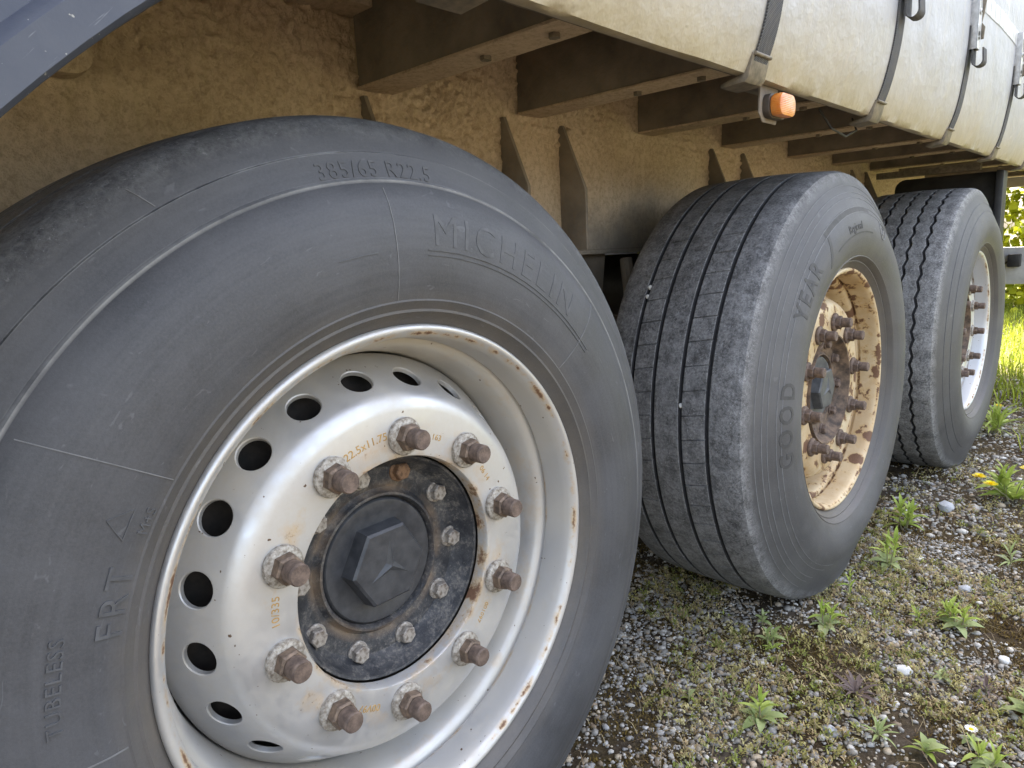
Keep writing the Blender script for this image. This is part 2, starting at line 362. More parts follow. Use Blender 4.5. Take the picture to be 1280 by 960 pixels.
# ---------------------------------------------------------------- ground
def gnoise(x, y, s, o=3.1):
    return mnoise.noise(Vector((x * s + o, y * s - o, o)))
def gheight(x, y):
    return .010 * gnoise(x, y, 2.2) + .006 * gnoise(x, y, 9) + .003 * gnoise(x, y, 31)
def ground_patch():
    xs = np.unique(np.concatenate([np.linspace(-3, 0, 40), np.linspace(0, 2, 150), np.linspace(2, 4.6, 110)]))
    ys = np.unique(np.concatenate([np.linspace(-4, -.9, 40), np.linspace(-.9, .6, 120), np.linspace(.6, 3.2, 40)]))
    V = [(x, y, gheight(x, y) - .004 + (-.03 if (i in (0, len(xs) - 1) or j in (0, len(ys) - 1)) else 0)) for i, x in enumerate(xs) for j, y in enumerate(ys)]
    k = len(ys); F = [(i * k + j, (i + 1) * k + j, (i + 1) * k + j + 1, i * k + j + 1) for i in range(len(xs) - 1) for j in range(k - 1)]
    return mesh('gravel_yard', V, F, True, None)
gr = link('ground', mesh('ground', [(-600, -600, -.024), (600, -600, -.024), (600, 600, -.024), (-600, 600, -.024)], [(0, 1, 2, 3)], False), None, M_FIELD); tag(gr, kind='structure')
yd = link('gravel_yard', ground_patch(), None, M_YARD); tag(yd, kind='structure')

# ---------------------------------------------------------------- wheel
ZC = .515; AX = (0., 1.31, 2.62); WY = (0., -.040, -.074)
TY = .18        # tyre centre plane (local y), flange edge of the rim at local y = 0

def tyre_profile(b, grooves, gw=.009, gd=.012, soft=False):
    """outer side profile (y, r) from the bead to the crown and mirrored; b = bulge"""
    S = [(.020, .290), (.008, .2985), (.002, .3045), (-.004, .3105), (-.0070, .3135), (-.0095, .3155), (-.0092, .3185), (-b * .62, .3260), (-b * .66, .3275), (-b * .64, .3295),
         (-b * .85, .345), (-b, .368), (-b, .390), (-b * .88, .412), (-b * .62, .432), (-b * .25, .4480), (-.0010, .4530), (-.0008, .4562), (.0030, .4585), (.0078, .470),
         (.0125, .4835), (.0128, .4852), (.0155, .4862)]
    if soft: S += [(.0200, .500), (.0270, .512), (.0370, .5215), (.0560, .528)]
    else: S = S[:15] + [(-b * .44, .447), (-b * .26, .461), (-b * .08, .475), (.0045, .489), (.0100, .502), (.0150, .5135), (.0205, .5225), (.0320, .528)]
    y0 = S[-1][0]
    C = []
    if grooves:
        last = y0
        for g in grooves:
            cr = lambda y: .528 + .0055 * (1 - ((y - TY) / (TY - y0)) ** 2)
            a, c = g - gw / 2, g + gw / 2
            C += [((last + a) / 2, cr((last + a) / 2)), (a - .0015, cr(a)), (a, cr(a) - .001), (a + .0015, cr(a) - gd), (c - .0015, cr(c) - gd), (c, cr(c) - .001), (c + .0015, cr(c))]
            last = c
        C += [((last + 2 * TY - y0) / 2, cr((last + 2 * TY - y0) / 2))]
    else:
        C = [(.10, .5315), (.14, .5335), (.17, .534), (.20, .5335), (.24, .5315)]
    Bk = [(2 * TY - y, r) for (y, r) in S[::-1]]
    return S + C + Bk, len(S), len(C)

def yprof(S, r):
    for (y0, r0), (y1, r1) in zip(S, S[1:]):
        if r0 <= r <= r1 and r1 > r0: return y0 + (y1 - y0) * (r - r0) / (r1 - r0)
    return S[-1][0]

def flat_contact(V, ground):                  # the loaded tyre: flatten at the ground and push the sidewall out a little
    out = []
    for (x, y, z) in V:
        r = math.hypot(x, z); dep = max(0, (-z) - (ground - .10)) / .12
        if z < 0 and abs(x) < .30 and dep > 0:
            k = min(1, dep) * max(0, 1 - (x / .30) ** 2) * (1 if r < .52 else .25)
            y = y + (-.016 if y < TY else .016) * k * (1 if .33 < r < .525 else .3)
        if z < -ground: z = -ground + (z + ground) * .02
        out.append((x, y, z))
    return out

def make_tyre(name, parent, mat, b, grooves, gw, gd, sipes=0, zig=0., nzig=0, seed=0):
    prof, ns, nc = tyre_profile(b, grooves, gw, gd, seed == 1)
    k = len(prof)
    ang = []; dep = []
    if sipes:
        for i in range(sipes):
            a0 = 2 * PI * i / sipes; st = 2 * PI / sipes; w_ = .0014 / .53
            for (d, s_) in ((0, 0), (w_ * .5, 1), (w_ * 1.5, 1), (w_ * 2, 0), (st * .36, 0), (st * .68, 0)): ang.append(a0 + d); dep.append(s_)
    else:
        n = nzig * 4 if nzig else 200
        ang = [2 * PI * i / n for i in range(n)]; dep = [0] * n
    n = len(ang); V = []
    rs = random.Random(seed)
    ribs = [-1.0] + list(grooves) + [1.0] if grooves else []
    for j, (a, s_) in enumerate(zip(ang, dep)):
        for i, (y, r) in enumerate(prof):
            aa = a
            if ns <= i < ns + nc:
                rib = sum(1 for g in grooves if y > g)
                if sipes: aa = a + .012 * math.sin(rib * 2.1) + (y - TY) * (.30 if rib % 2 else -.25)
                ingroove = any(abs(y - g) < gw * .45 for g in grooves)
                if s_ and not ingroove and rib in (1, 3): r -= .0032
                if zig and any(abs(y - g) < gw * .5 + .003 for g in grooves):
                    y = y + zig * (abs(((j % 4) - 2)) - 1)
            V.append((r * math.cos(aa), y, r * math.sin(aa)))
    F = []
    for j in range(n):
        j2 = (j + 1) % n
        for i in range(k - 1): F.append((j * k + i, j * k + i + 1, j2 * k + i + 1, j2 * k + i))
    if zig:                                    # worn, chipped shoulders
        V = [((x * (1 - q), y, z * (1 - q)) if (q := (.004 * max(0, mnoise.noise(Vector((x * 45, y * 45, z * 45)))) if .514 < math.hypot(x, z) else 0)) else (x, y, z)) for (x, y, z) in V]
    V = flat_contact(V, ZC - .001)
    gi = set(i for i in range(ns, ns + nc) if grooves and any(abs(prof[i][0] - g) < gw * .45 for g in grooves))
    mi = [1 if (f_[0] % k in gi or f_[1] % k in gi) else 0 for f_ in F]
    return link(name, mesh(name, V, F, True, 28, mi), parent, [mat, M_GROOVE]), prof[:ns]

def text_mesh(txt, size, depth, bold=0., shear=0., space=1.0):
    cu = bpy.data.curves.new('t', 'FONT'); cu.body = txt; cu.size = size; cu.extrude = depth; cu.offset = bold; cu.shear = shear; cu.space_character = space
    cu.resolution_u = 3; cu.align_x = 'CENTER'
    o = bpy.data.objects.new('t', cu); COL.objects.link(o)
    dg = bpy.context.evaluated_depsgraph_get(); me = bpy.data.meshes.new_from_object(o.evaluated_get(dg))
    bpy.data.objects.remove(o); bpy.data.curves.remove(cu)
    bm = bmesh.new(); bm.from_mesh(me)
    for k in range(1, 8):
        bmesh.ops.bisect_plane(bm, geom=bm.verts[:] + bm.edges[:] + bm.faces[:], plane_co=(0, size * .1 * k, 0), plane_no=(0, 1, 0))
    bm.to_mesh(me); bm.free(); me.materials.clear(); return me
def bend_text(name, txt, parent, S, th, r0, size, mat, h=.0007, rev=False, **kw):
    me = text_mesh(txt, size, .004, **kw)
    for v in me.vertices:
        x, y, z = v.co; r = r0 + y; a = R(th) - x / (r0 + size * .35)
        yy = yprof(S, r) + (.004 if z < 0 else -h)
        v.co = (r * math.cos(a), yy, r * math.sin(a))
    me.name = name; return link(name, me, parent, mat)
def bend_strips(name, strips, parent, S, mat, h=.0006):
    """raised mould lines: each strip (theta0, r0, theta1, r1, width)"""
    mb = MB()
    for (t0, r0, t1, r1, wd) in strips:
        n = 14; v = []
        for i in range(n + 1):
            u = i / n; a = R(t0 + (t1 - t0) * u); r = r0 + (r1 - r0) * u
            da = wd / 2 / r if abs(r1 - r0) > .004 else 0; dr = 0 if da else wd / 2
            for s_ in (-1, 1):
                for hh in (.003, -h):
                    rr = r + s_ * dr; aa = a + s_ * da; v.append((rr * math.cos(aa), yprof(S, rr) + hh, rr * math.sin(aa)))
        f = []
        for i in range(n):
            o = i * 4; f += [(o + 1, o + 3, o + 7, o + 5), (o, o + 1, o + 5, o + 4), (o + 2, o + 6, o + 7, o + 3)]
        mb.add(v, f)
    return mb.obj(name, mat, parent, smooth=False)

DISC = [(.052, .1405), (.037, .1410), (.0345, .1425), (.034, .146), (.034, .198), (.0352, .2055), (.0385, .2125), (.0440, .2185), (.0470, .2208)]
CONE = [(.0470, .2208), (.0960, .2502)]
DISC2 = [(.0960, .2502), (.106, .2560), (.1135, .2606), (.1160, .2608), (.119, .255)]
def disc_mesh(nh=20, rh=.0188, ph=0.):
    mb = MB(); sub = 8; n = nh * sub
    mb.rev(DISC, n, ph=ph); mb.rev(DISC2, n, ph=ph)
    (ya, ra), (yb, rb) = CONE; L = math.hypot(yb - ya, rb - ra); rm = (ra + rb) / 2
    ny, nr = -(rb - ra) / L, (yb - ya) / L     # outward normal (towards -y, +r)
    st = 2 * PI / nh
    def P(s_, a, off=0):
        y = ya + (yb - ya) * s_ / L + ny * off; r = ra + (rb - ra) * s_ / L + nr * off
        return (r * math.cos(a), y, r * math.sin(a))
    for k in range(nh):
        ac = ph + (k + .5) * st
        sq = [(-1 + 2 * i / sub, -1) for i in range(sub)] + [(1, -1 + 2 * i / sub) for i in range(sub)] + [(1 - 2 * i / sub, 1) for i in range(sub)] + [(-1, 1 - 2 * i / sub) for i in range(sub)]
        N = len(sq); v = []
        for (u, w_) in sq: v.append(P(L / 2 + w_ * L / 2, ac + u * st / 2))
        rings = [(rh + .0035, 0), (rh + .0012, 0.0), (rh, -.0010), (rh, -.006)]
        for (rad, off) in rings:
            for (u, w_) in sq:
                q = math.atan2(w_, u); v.append(P(L / 2 + rad * math.sin(q), ac + rad * math.cos(q) / rm, off))
        f = []
        for g in range(len(rings)):
            for i in range(N): f.append((g * N + i, g * N + (i + 1) % N, (g + 1) * N + (i + 1) % N, (g + 1) * N + i))
        mb.add(v, f)
    me = mb.mesh('wheel_disc', False)
    bm = bmesh.new(); bm.from_mesh(me); bmesh.ops.remove_doubles(bm, verts=bm.verts, dist=2e-5); bmesh.ops.recalc_face_normals(bm, faces=bm.faces); bm.to_mesh(me); bm.free()
    me.polygons.foreach_set('use_smooth', [True] * len(me.polygons)); me.set_sharp_from_angle(angle=R(32)); return me
def rim_mesh():
    P = [(.022, .2935), (.014, .2985), (.008, .3010), (.003, .3012), (-.0005, .2992), (-.0015, .2960), (.0005, .2925), (.0045, .2885), (.010, .2862), (.020, .2850), (.0480, .2828), (.0490, .2880), (.0550, .2880), (.0560, .2775),
         (.064, .2715), (.085, .2665), (.125, .2625), (.20, .2600), (.24, .2640), (.29, .2800), (.325, .2860), (.338, .2960), (.340, .3000), (.333, .3010), (.31, .2940), (.10, .2940)]
    return MB().rev(P, 144).mesh('rim', angle=50)
def hexring(y, r, ph=0): return [(r * math.cos(ph + i * PI / 3), y, r * math.sin(ph + i * PI / 3)) for i in range(6)]
def nut_mesh(tip=.002, seed=0, slim=False):
    mb = MB()
    mb.rev([(.0345, .0225), (.0300, .0232), (.0280, .0222), (.0262, .0180)], 24, 0, cap1=True)
    ph = seed * 1.1; v = hexring(.0275, .0168, ph) + hexring(.0160, .0164, ph) + hexring(.0140, .0138, ph)
    f = []
    for g in (0, 6): f += [(g + i, g + (i + 1) % 6, g + 6 + (i + 1) % 6, g + 6 + i) for i in range(6)]
    f.append((17, 16, 15, 14, 13, 12)); mb.add(v, f, 1)
    mb.rev([(.013, .0120), (tip + .002, .0120), (tip, .0106)], 20, 2, cap1=True)
    return mb.mesh('wheel_nut', angle=30)
def hubbolt_mesh(ph):
    mb = MB(); mb.rev([(.088, .0142), (.0825, .0144), (.0812, .0132)], 18, 0, cap1=True)
    v = hexring(.0815, .0116, ph) + hexring(.0730, .0114, ph) + hexring(.0715, .0098, ph)
    f = []
    for g in (0, 6): f += [(g + i, g + (i + 1) % 6, g + 6 + (i + 1) % 6, g + 6 + i) for i in range(6)]
    f.append((17, 16, 15, 14, 13, 12)); return mb.add(v, f, 0).mesh('hub_bolt', angle=30)
NUTS = [nut_mesh(-.004, i) for i in range(4)]; NUTS2 = [nut_mesh(-.008, i + 7) for i in range(4)]
HBOLT = [hubbolt_mesh(i * .7) for i in range(3)]
for me in NUTS + NUTS2:
    for m in (M_WASH, M_NUT, M_STUD): me.materials.append(m)
NUTR = [m.copy() for m in NUTS2]
for me in NUTR:
    me.materials.clear()
    for m in (M_STUD, M_STUD, M_STUD): me.materials.append(m)
DISCM = disc_mesh(ph=R(-4.7)); RIMM = rim_mesh()

def star_mesh():                               # three-pointed star in relief
    V = []; F = []; ro, ri, h = .034, .0075, .0050
    for i in range(3):
        a = R(90 - 4) + i * 2 * PI / 3
        V += [(ro * math.cos(a), .0, ro * math.sin(a)), (ri * math.cos(a + PI / 3), .0, ri * math.sin(a + PI / 3))]
    V.append((0, -h, 0))
    F = [(i, (i + 1) % 6, 6) for i in range(6)]
    return mesh('star_emblem', V, F, False)

def wheel(idx, parent, tyre_args, rimmat, hubmat, capmat, boltmat, ph_nut, nuts, dy=0.):
    W = empty('wheel', (AX[idx], WY[idx], ZC), parent)
    ty, S = make_tyre('tyre', W, *tyre_args)
    me = RIMM if idx == 0 else RIMM.copy(); me.materials.clear(); link('rim', me, W, rimmat)
    me = DISCM if idx == 0 else DISCM.copy(); me.materials.clear(); link('wheel_disc', me, W, rimmat)
    # hub: dished cover with cast ribs, ring collar, hex cap with star
    hub = MB().rev([(.13, .139), (.056, .1392), (.0535, .1380), (.0545, .1350), (.0760, .1270), (.0835, .1200), (.0855, .100), (.0875, .094), (.0845, .090), (.0800, .0880), (.0795, .0850), (.0835, .0825), (.0900, .0815)], 72)
    hub.obj('hub', hubmat, W).location = (0, dy, 0)
    MB().rev([(.30, .246), (.122, .246), (.110, .236), (.104, .215), (.104, .140)], 48).obj('brake_drum', M_DRUM, W)  # drum enlarged to block light seen through the vent holes
    cap = MB().rev([(.094, .0818), (.0862, .0805), (.0835, .0780), (.0830, .0700), (.0850, .0640), (.0850, .0)], 60)
    v = hexring(.0855, .0565, R(1)) + hexring(.0650, .0540, R(1)) + hexring(.0622, .0505, R(1)); f = []
    for g in (0, 6): f += [(g + i, g + (i + 1) % 6, g + 6 + (i + 1) % 6, g + 6 + i) for i in range(6)]
    f.append((17, 16, 15, 14, 13, 12)); cap.add(v, f)
    cap.obj('hub_cap', capmat, W).location = (0, dy, 0)
    st = link('star_emblem', star_mesh(), W, capmat); st.location = (0, .0624 + dy, 0)
    for i in range(10):
        a = R(ph_nut) + PI / 2 - i * PI / 5
        o = bpy.data.objects.new('wheel_nut', nuts[i % 4]); COL.objects.link(o); o.parent = W; o.location = (.1675 * math.cos(a), 0, .1675 * math.sin(a)); o.rotation_euler = (0, i * .9, 0)
    for i in range(10):
        a = R(70 - 36.6 * i); me = HBOLT[i % 3]
        o = bpy.data.objects.new('hub_bolt', me if not (i == 0 and idx == 0) else me.copy()); COL.objects.link(o); o.parent = W; o.location = (.1155 * math.cos(a), dy, .1155 * math.sin(a))
        if not o.data.materials: o.data.materials.append(M_BOLT)
        o.material_slots[0].link = 'OBJECT'; o.material_slots[0].material = M_RUSTBOLT if (i == 0 and idx == 0) else boltmat
    return W, S

TR = empty('semi_trailer', (0, 0, 0))
tag(TR, 'cream curtain-sided semi trailer with muddy chassis and three wide wheels standing in a row', 'trailer')
G5 = (.090, .150, .210, .270)
W1, S1 = wheel(0, TR, (M_TY1, .022, G5, .008, .008, 0, 0., 0, 1), M_RIM1, M_HUB, M_CAP, M_BOLT, -5.0, NUTS)
W2, S2 = wheel(1, TR, (M_TY2, .036, (.088, .148, .214, .270), .0085, .010, 65, 0., 0, 2), M_RIM2, M_HUBR, M_CAPR, M_STUD, -6.0, NUTR, -.025)
W3, S3 = wheel(2, TR, (M_TY3, .036, (.078, .129, .180, .231, .282), .0085, .010, 0, .0040, 60, 3), M_RIM3, M_HUBR, M_HUBR, M_RUSTBOLT, 12.0, NUTS2, -.020)
W1['label'] = 'wheel with silver vented disc, star hub cap and smooth grey tyre'
W2['label'] = 'wheel with rusty cream rim and ribbed tread'
W3['label'] = 'wheel with clean white rim and zigzag tread'

bend_text('size_lettering', '385/65 R22.5', W1, S1, 91.5, .4600, .0245, M_LET1, .0008, space=1.12)
bend_text('brand_lettering', 'MICHELIN', W1, S1, 66, .388, .050, M_LET1, .0005, space=1.25)
bend_text('tubeless_lettering', 'TUBELESS', W1, S1, 170.5, .374, .016, M_LET1, .0013, space=1.2)
bend_text('trailer_use_lettering', 'FRT', W1, S1, 161, .3315, .031, M_LET1, .0012, space=1.25)
bend_text('winter_lettering', 'M+S', W1, S1, 149.5, .3315, .013, M_LET1, .0008)
for st_ in [(92.5, .330, 92.0, .4475, .0009), (41, .330, 41.5, .4475, .0010), (143, .330, 145, .4475, .0009), (183, .330, 180, .4475, .0013), (119, .488, 120, .510, .0010)]:
    bend_strips('mould_line', [st_], W1, S1, M_SEAM)
bend_strips('underline_ridge', [(86, .3825, 38, .3825, .0014), (86, .3770, 38, .3770, .0010), (103, .3825, 96, .3825, .0012)], W1, S1, M_LET1, .0008)
bend_strips('snow_mountain_mark', [(152.5, .350, 148.3, .350, .0009), (152.5, .350, 150.4, .368, .0009), (148.3, .350, 150.4, .368, .0009)], W1, S1, M_LET1, .0008)
bend_text('brand_lettering', 'GOOD', W2, S2, 180, .400, .050, M_LET2, .0008, bold=.0010, space=1.35)
bend_text('brand_lettering', 'YEAR', W2, S2, 140, .400, .050, M_LET2, .0008, bold=.0010, space=1.3)
bend_text('pattern_lettering', 'Regional', W2, S2, 99, .392, .026, M_LET2, .0008)
bend_strips('emblem_band', [(120, .436, 82, .436, .014), (117, .384, 82, .384, .003), (124, .375, 118, .436, .012)], W2, S2, M_LET2, .0006)
def emblem_ring():
    st = []
    a0, r0 = 70, .408
    for i in range(12):
        p, q = 2 * PI * i / 12, 2 * PI * (i + 1) / 12; pr = .022
        st.append((a0 + math.degrees(pr * math.cos(p) / r0), r0 + pr * math.sin(p), a0 + math.degrees(pr * math.cos(q) / r0), r0 + pr * math.sin(q), .003))
    return st
bend_strips('ring_emblem', emblem_ring(), W2, S2, M_SEAM, .0012)
bend_text('ring_emblem_figure', '2', W2, S2, 70, .398, .026, M_SEAM, .0012)
bend_strips('sidewall_ridge', [(360, r, 0, r, .0012) for r in ()] + [(t0, r, t0 + 60, r, .0013) for r in (.4300, .4425, .4640, .4765, .4930) for t0 in range(0, 360, 60)], W2, S2, M_SEAM, .0008)
bend_strips('sidewall_ridge', [(t0, r, t0 + 60, r, .0014) for r in (.4425, .472) for t0 in range(0, 360, 60)], W3, S3, M_LET1, .0010)
# stamped figures on the disc face
def face_text(name, txt, th, r0, size, mat):
    me = text_mesh(txt, size, .0006)
    for v in me.vertices:
        x, y, z = v.co; r = r0 + y; a = R(th) - x / r0
        v.co = (r * math.cos(a), .034 + (.001 if z < 0 else -.0004), r * math.sin(a))
    me.name = name; link(name, me, W1, mat)
M_STAMP = m_simple('rust_stained_stamping', (.34, .20, .06), (.48, .30, .10), .8, 200)
face_text('stamped_size', '22.5x11.75', 103, .1675, .0135, M_STAMP); face_text('stamped_mark', '163', 67, .163, .0105, M_STAMP)
face_text('stamped_mark', '06 14', 31, .164, .0105, M_STAMP); face_text('stamped_mark', '10/335', 174, .164, .0125, M_STAMP)
face_text('stamped_mark', '001097', -41, .162, .0095, M_STAMP); face_text('stamped_mark', '00V97', -114, .160, .0120, M_STAMP)

# pebbles wedged in the tread of the second tyre
def stone_mesh(seed, flat=.7, sub=2, jit=.25):
    bm = bmesh.new(); bmesh.ops.create_icosphere(bm, subdivisions=sub, radius=1)
    o = Vector((seed * 3.7, seed * 1.3, 0))
    for v in bm.verts:
        v.co *= 1 + jit * mnoise.noise(v.co * 1.3 + o) + .12 * mnoise.noise(v.co * 3.1 + o); v.co.z *= flat
    me = bpy.data.meshes.new('stone'); bm.to_mesh(me); bm.free(); me.polygons.foreach_set('use_smooth', [True] * len(me.polygons)); me.set_sharp_from_angle(angle=R(38)); return me

# ---------------------------------------------------------------- chassis
WEBY = .50
def web_mesh():
    xs = np.concatenate([np.arange(-1.3, -.35, .012), np.arange(-.35, 1.1, .0042), np.arange(1.1, 4.75, .012)]); zs = np.linspace(.889, 1.318, 90); k = len(zs); V = []
    for x in xs:
        for z in zs:
            up = min(1, max(0, (z - 1.02) / .14)); ur = .35 + .65 * min(1, max(0, .5 + gnoise(x, z, 4) * 1.3))
            lf = 1 if x > -.05 else .55
            h = (.020 * abs(mnoise.noise(Vector((x * 55, z * 44, 1)))) + .016 * mnoise.noise(Vector((x * 105, z * 95, 5)))) * up * ur * lf + .0015 * mnoise.noise(Vector((x * 60, z * 60, 9))) + .002 * gnoise(x, z, 6)
            V.append((x, WEBY - h, z))
    F = [(i * k + j, i * k + j + 1, (i + 1) * k + j + 1, (i + 1) * k + j) for i in range(len(xs) - 1) for j in range(k - 1)]
    return mesh('chassis_rail', V, F, True, None)
rail = link('chassis_rail', web_mesh(), TR, M_MUD)
MB().box((-9, WEBY - .004, .877), (5.0, WEBY + .14, .8885)).obj('bottom_flange', M_MUD, rail, bevel=.002)
MB().box((-9, WEBY - .065, 1.319), (5.0, WEBY + .14, 1.333)).obj('top_flange', M_MUD, rail, bevel=.002)
MB().box((-9, WEBY + .012, .889), (5.0, WEBY + .03, 1.3185)).obj('web_plate', M_DRUM, rail)
for gx in (.325, .690, .893, 1.64, 1.86, 2.95, 3.15):
    MB().prism([(WEBY + .002, 1.185), (WEBY - .012, 1.185), (.424, 1.032), (.424, .8895), (WEBY + .002, .8895)], 'x', gx, gx + .009).obj('stiffener_plate', M_BEAM, rail, bevel=.0015)
MB().box((-9, 1.74, .877), (5.0, 1.86, 1.333)).obj('chassis_rail', M_DRUM, TR)
BX = (-1.1, .325, .750, 1.235, 1.72, 2.25, 2.72, 3.22, 3.70, 4.2, 4.7)
for i, bx_ in enumerate(BX):
    mb = MB()
    # channel section: web, lower flange with a rolled edge, upper flange
    z0 = 1.200
    mb.prism([(bx_ - .004, z0), (bx_ + .066, z0), (bx_ + .066, z0 + .007), (bx_ + .003, z0 + .007), (bx_ + .003, 1.326), (bx_ + .066, 1.326), (bx_ + .066, 1.333), (bx_ - .004, 1.333)], 'y', -.035, WEBY - .0045)
    cb = mb.obj('crossbeam', M_BEAM, TR, bevel=.0025)
    MB().box((bx_ - .008, -.033, z0 - .006), (bx_ + .070, WEBY - .006, z0 - .0005)).obj('lower_flange', M_MUD, cb, bevel=.0022)  # paler than the beam: light bounced off the ground put into the colour
    for yb in (.06, .20):
        MB().tube([(bx_ + .03, yb, z0 - .0065), (bx_ + .03, yb, z0 - .013)], .009, 6).obj('flange_bolt', M_DSTEEL, cb)
# steel angle bracket between first visible beams
MB().box((.40, -.03, 1.262), (.735, .09, 1.300)).obj('tie_plate', M_BEAM, TR, bevel=.003)
MB().box((-9, -.09, 1.335), (5.05, 2.46, 1.37)).obj('load_floor', M_FLOOR, TR)
MB().prism([(-.075, 1.165), (-.040, 1.165), (-.040, 1.334), (-.095, 1.334), (-.095, 1.175)], 'x', -9, 5.05).obj('side_rail', M_DSTEEL, TR)

# curtain: bulged sheet with a tucked hem, sagging between the straps
SX = [-1.20, -.58, .03, .650, 1.250, 1.885, 2.575, 3.23, 3.88, 4.5]
def curtain_y(x, z):
    d = min(abs(x - s) for s in SX); bel = .5 - .5 * math.cos(min(1, d / .31) * PI)
    h = z - 1.146
    y = -.100 - .050 * (1 - math.exp(-h / .10)) - .006 * (1 - math.exp(-max(0, h - .05) / .12)) * bel
    y += .0045 * gnoise(x, z, 3.2) + .0022 * gnoise(x, z, 9)
    return y
def curtain_z0(x):
    d = min(abs(x - s) for s in SX); bel = .5 - .5 * math.cos(min(1, d / .31) * PI); return 1.146 - .001 * bel
def curtain_mesh():
    xs = np.arange(-2.0, 5.061, .02); zt = np.concatenate([np.linspace(0, .3, 26), np.linspace(.33, .7, 12), np.linspace(.9, 2.75, 8)]); V = []; k = len(zt) + 2
    for x in xs:
        z0 = curtain_z0(x)
        V.append((x, -.062, z0 + .012)); V.append((x, -.085, z0 - .001))
        for h in zt: V.append((x, curtain_y(x, z0 + h), z0 + h))
    F = [(i * k + j, i * k + j + 1, (i + 1) * k + j + 1, (i + 1) * k + j) for i in range(len(xs) - 1) for j in range(k - 1)]
    return mesh('curtain', V, F, True, 60)
link('curtain', curtain_mesh(), TR, M_CURT)
MB().box((-9, -.12, 1.16), (-2.0, -.10, 3.9)).obj('curtain_front_section', M_CURT, TR)
MB().box((-9, 2.46, 1.16), (5.06, 2.48, 3.9)).obj('curtain_far_side', M_CURT, TR)
MB().box((-9.02, -.16, 3.9), (5.08, 2.5, 3.95)).obj('roof', M_CURT, TR)
MB().box((5.061, -.13, 1.15), (5.10, 2.47, 3.9)).obj('rear_door', M_CURT, TR)
MB().box((-9.03, -.13, 1.15), (-9.0, 2.47, 3.9)).obj('front_bulkhead', M_CURT, TR)
# printed band with upright dividing lines
def band_strip(x0, x1, z0, z1, off, name, mat, parent):
    xs = np.arange(x0, x1 + 1e-6, min(.02, x1 - x0)); V = []
    for x in xs:
        for z in (z0, (z0 + z1) / 2, z1): V.append((x, curtain_y(x, z) - off, z))
    F = [(i * 3 + j, i * 3 + j + 1, (i + 1) * 3 + j + 1, (i + 1) * 3 + j) for i in range(len(xs) - 1) for j in range(2)]
    return link(name, mesh(name, V, F, True, None), parent, mat)
bnd = band_strip(-1.9, 5.0, 1.497, 1.545, .0015, 'printed_band', M_BAND, TR)
mb = MB()
for x in np.arange(-1.88, 5.0, .062):
    V = []
    for z in (1.497, 1.521, 1.545):
        for dx in (-.002, .002): V.append((x + dx, curtain_y(x, z) - .0028, z))
    mb.add(V, [(0, 1, 3, 2), (2, 3, 5, 4)])
mb.obj('band_divider', M_BANDLINE, bnd, smooth=False)['kind'] = 'stuff'

def buckle_meshes():
    a = MB(); a.box((-.017, -.016, .0), (.017, -.013, .165)); a.box((-.017, -.016, 0), (-.0145, .004, .165)); a.box((.0145, -.016, 0), (.017, .004, .165))
    a.rev([(-.0185, .0045), (-.0185, .008), (-.016, .008)], 14, c=(0, 0, .095), cap0=True); 
    plate = a.mesh('buckle_body', bevel=.001)
    b = MB(); b.prism([(-.026, .150), (-.004, .158), (-.002, .100), (.004, .070), (-.004, .028), (-.022, .030), (-.024, .060), (-.016, .072), (-.020, .095)], 'x', .022, .030)
    lever = b.mesh('buckle_lever', bevel=.001)
    c = MB()
    pts = [(0, -.004, .01), (0, -.004, -.030)] + [(0, -.017 + .013 * math.cos(t), -.032 - .013 * math.sin(t)) for t in np.linspace(.2, PI - .2, 7)] + [(0, -.030, -.030), (0, -.028, .0)]
    V = []
    for (x, y, z) in pts:
        for dx in (-.020, .020):
            for dy in (0, -.0035): V.append((dx + .004, y + dy, z))
    f = []
    for i in range(len(pts) - 1):
        o = i * 4; f += [(o, o + 2, o + 6, o + 4), (o + 1, o + 5, o + 7, o + 3), (o, o + 4, o + 5, o + 1), (o + 2, o + 3, o + 7, o + 6)]
    c.add(V, f); tail = c.mesh('strap_tail')
    d = MB(); d.tube([(0, -.0165, .040), (0, -.0175, .040)], .006, 12); d.tube([(0, -.0165, .028), (0, -.0175, .028)], .004, 10); d.tube([(0, -.0165, .095), (0, -.0192, .095)], .0035, 10)
    hole = d.mesh('buckle_slot')
    return plate, lever, tail, hole
BK = buckle_meshes(); BK[0].materials.append(M_STEEL); BK[1].materials.append(M_DSTEEL); BK[2].materials.append(M_STRAP); BK[3].materials.append(M_BLACKP)
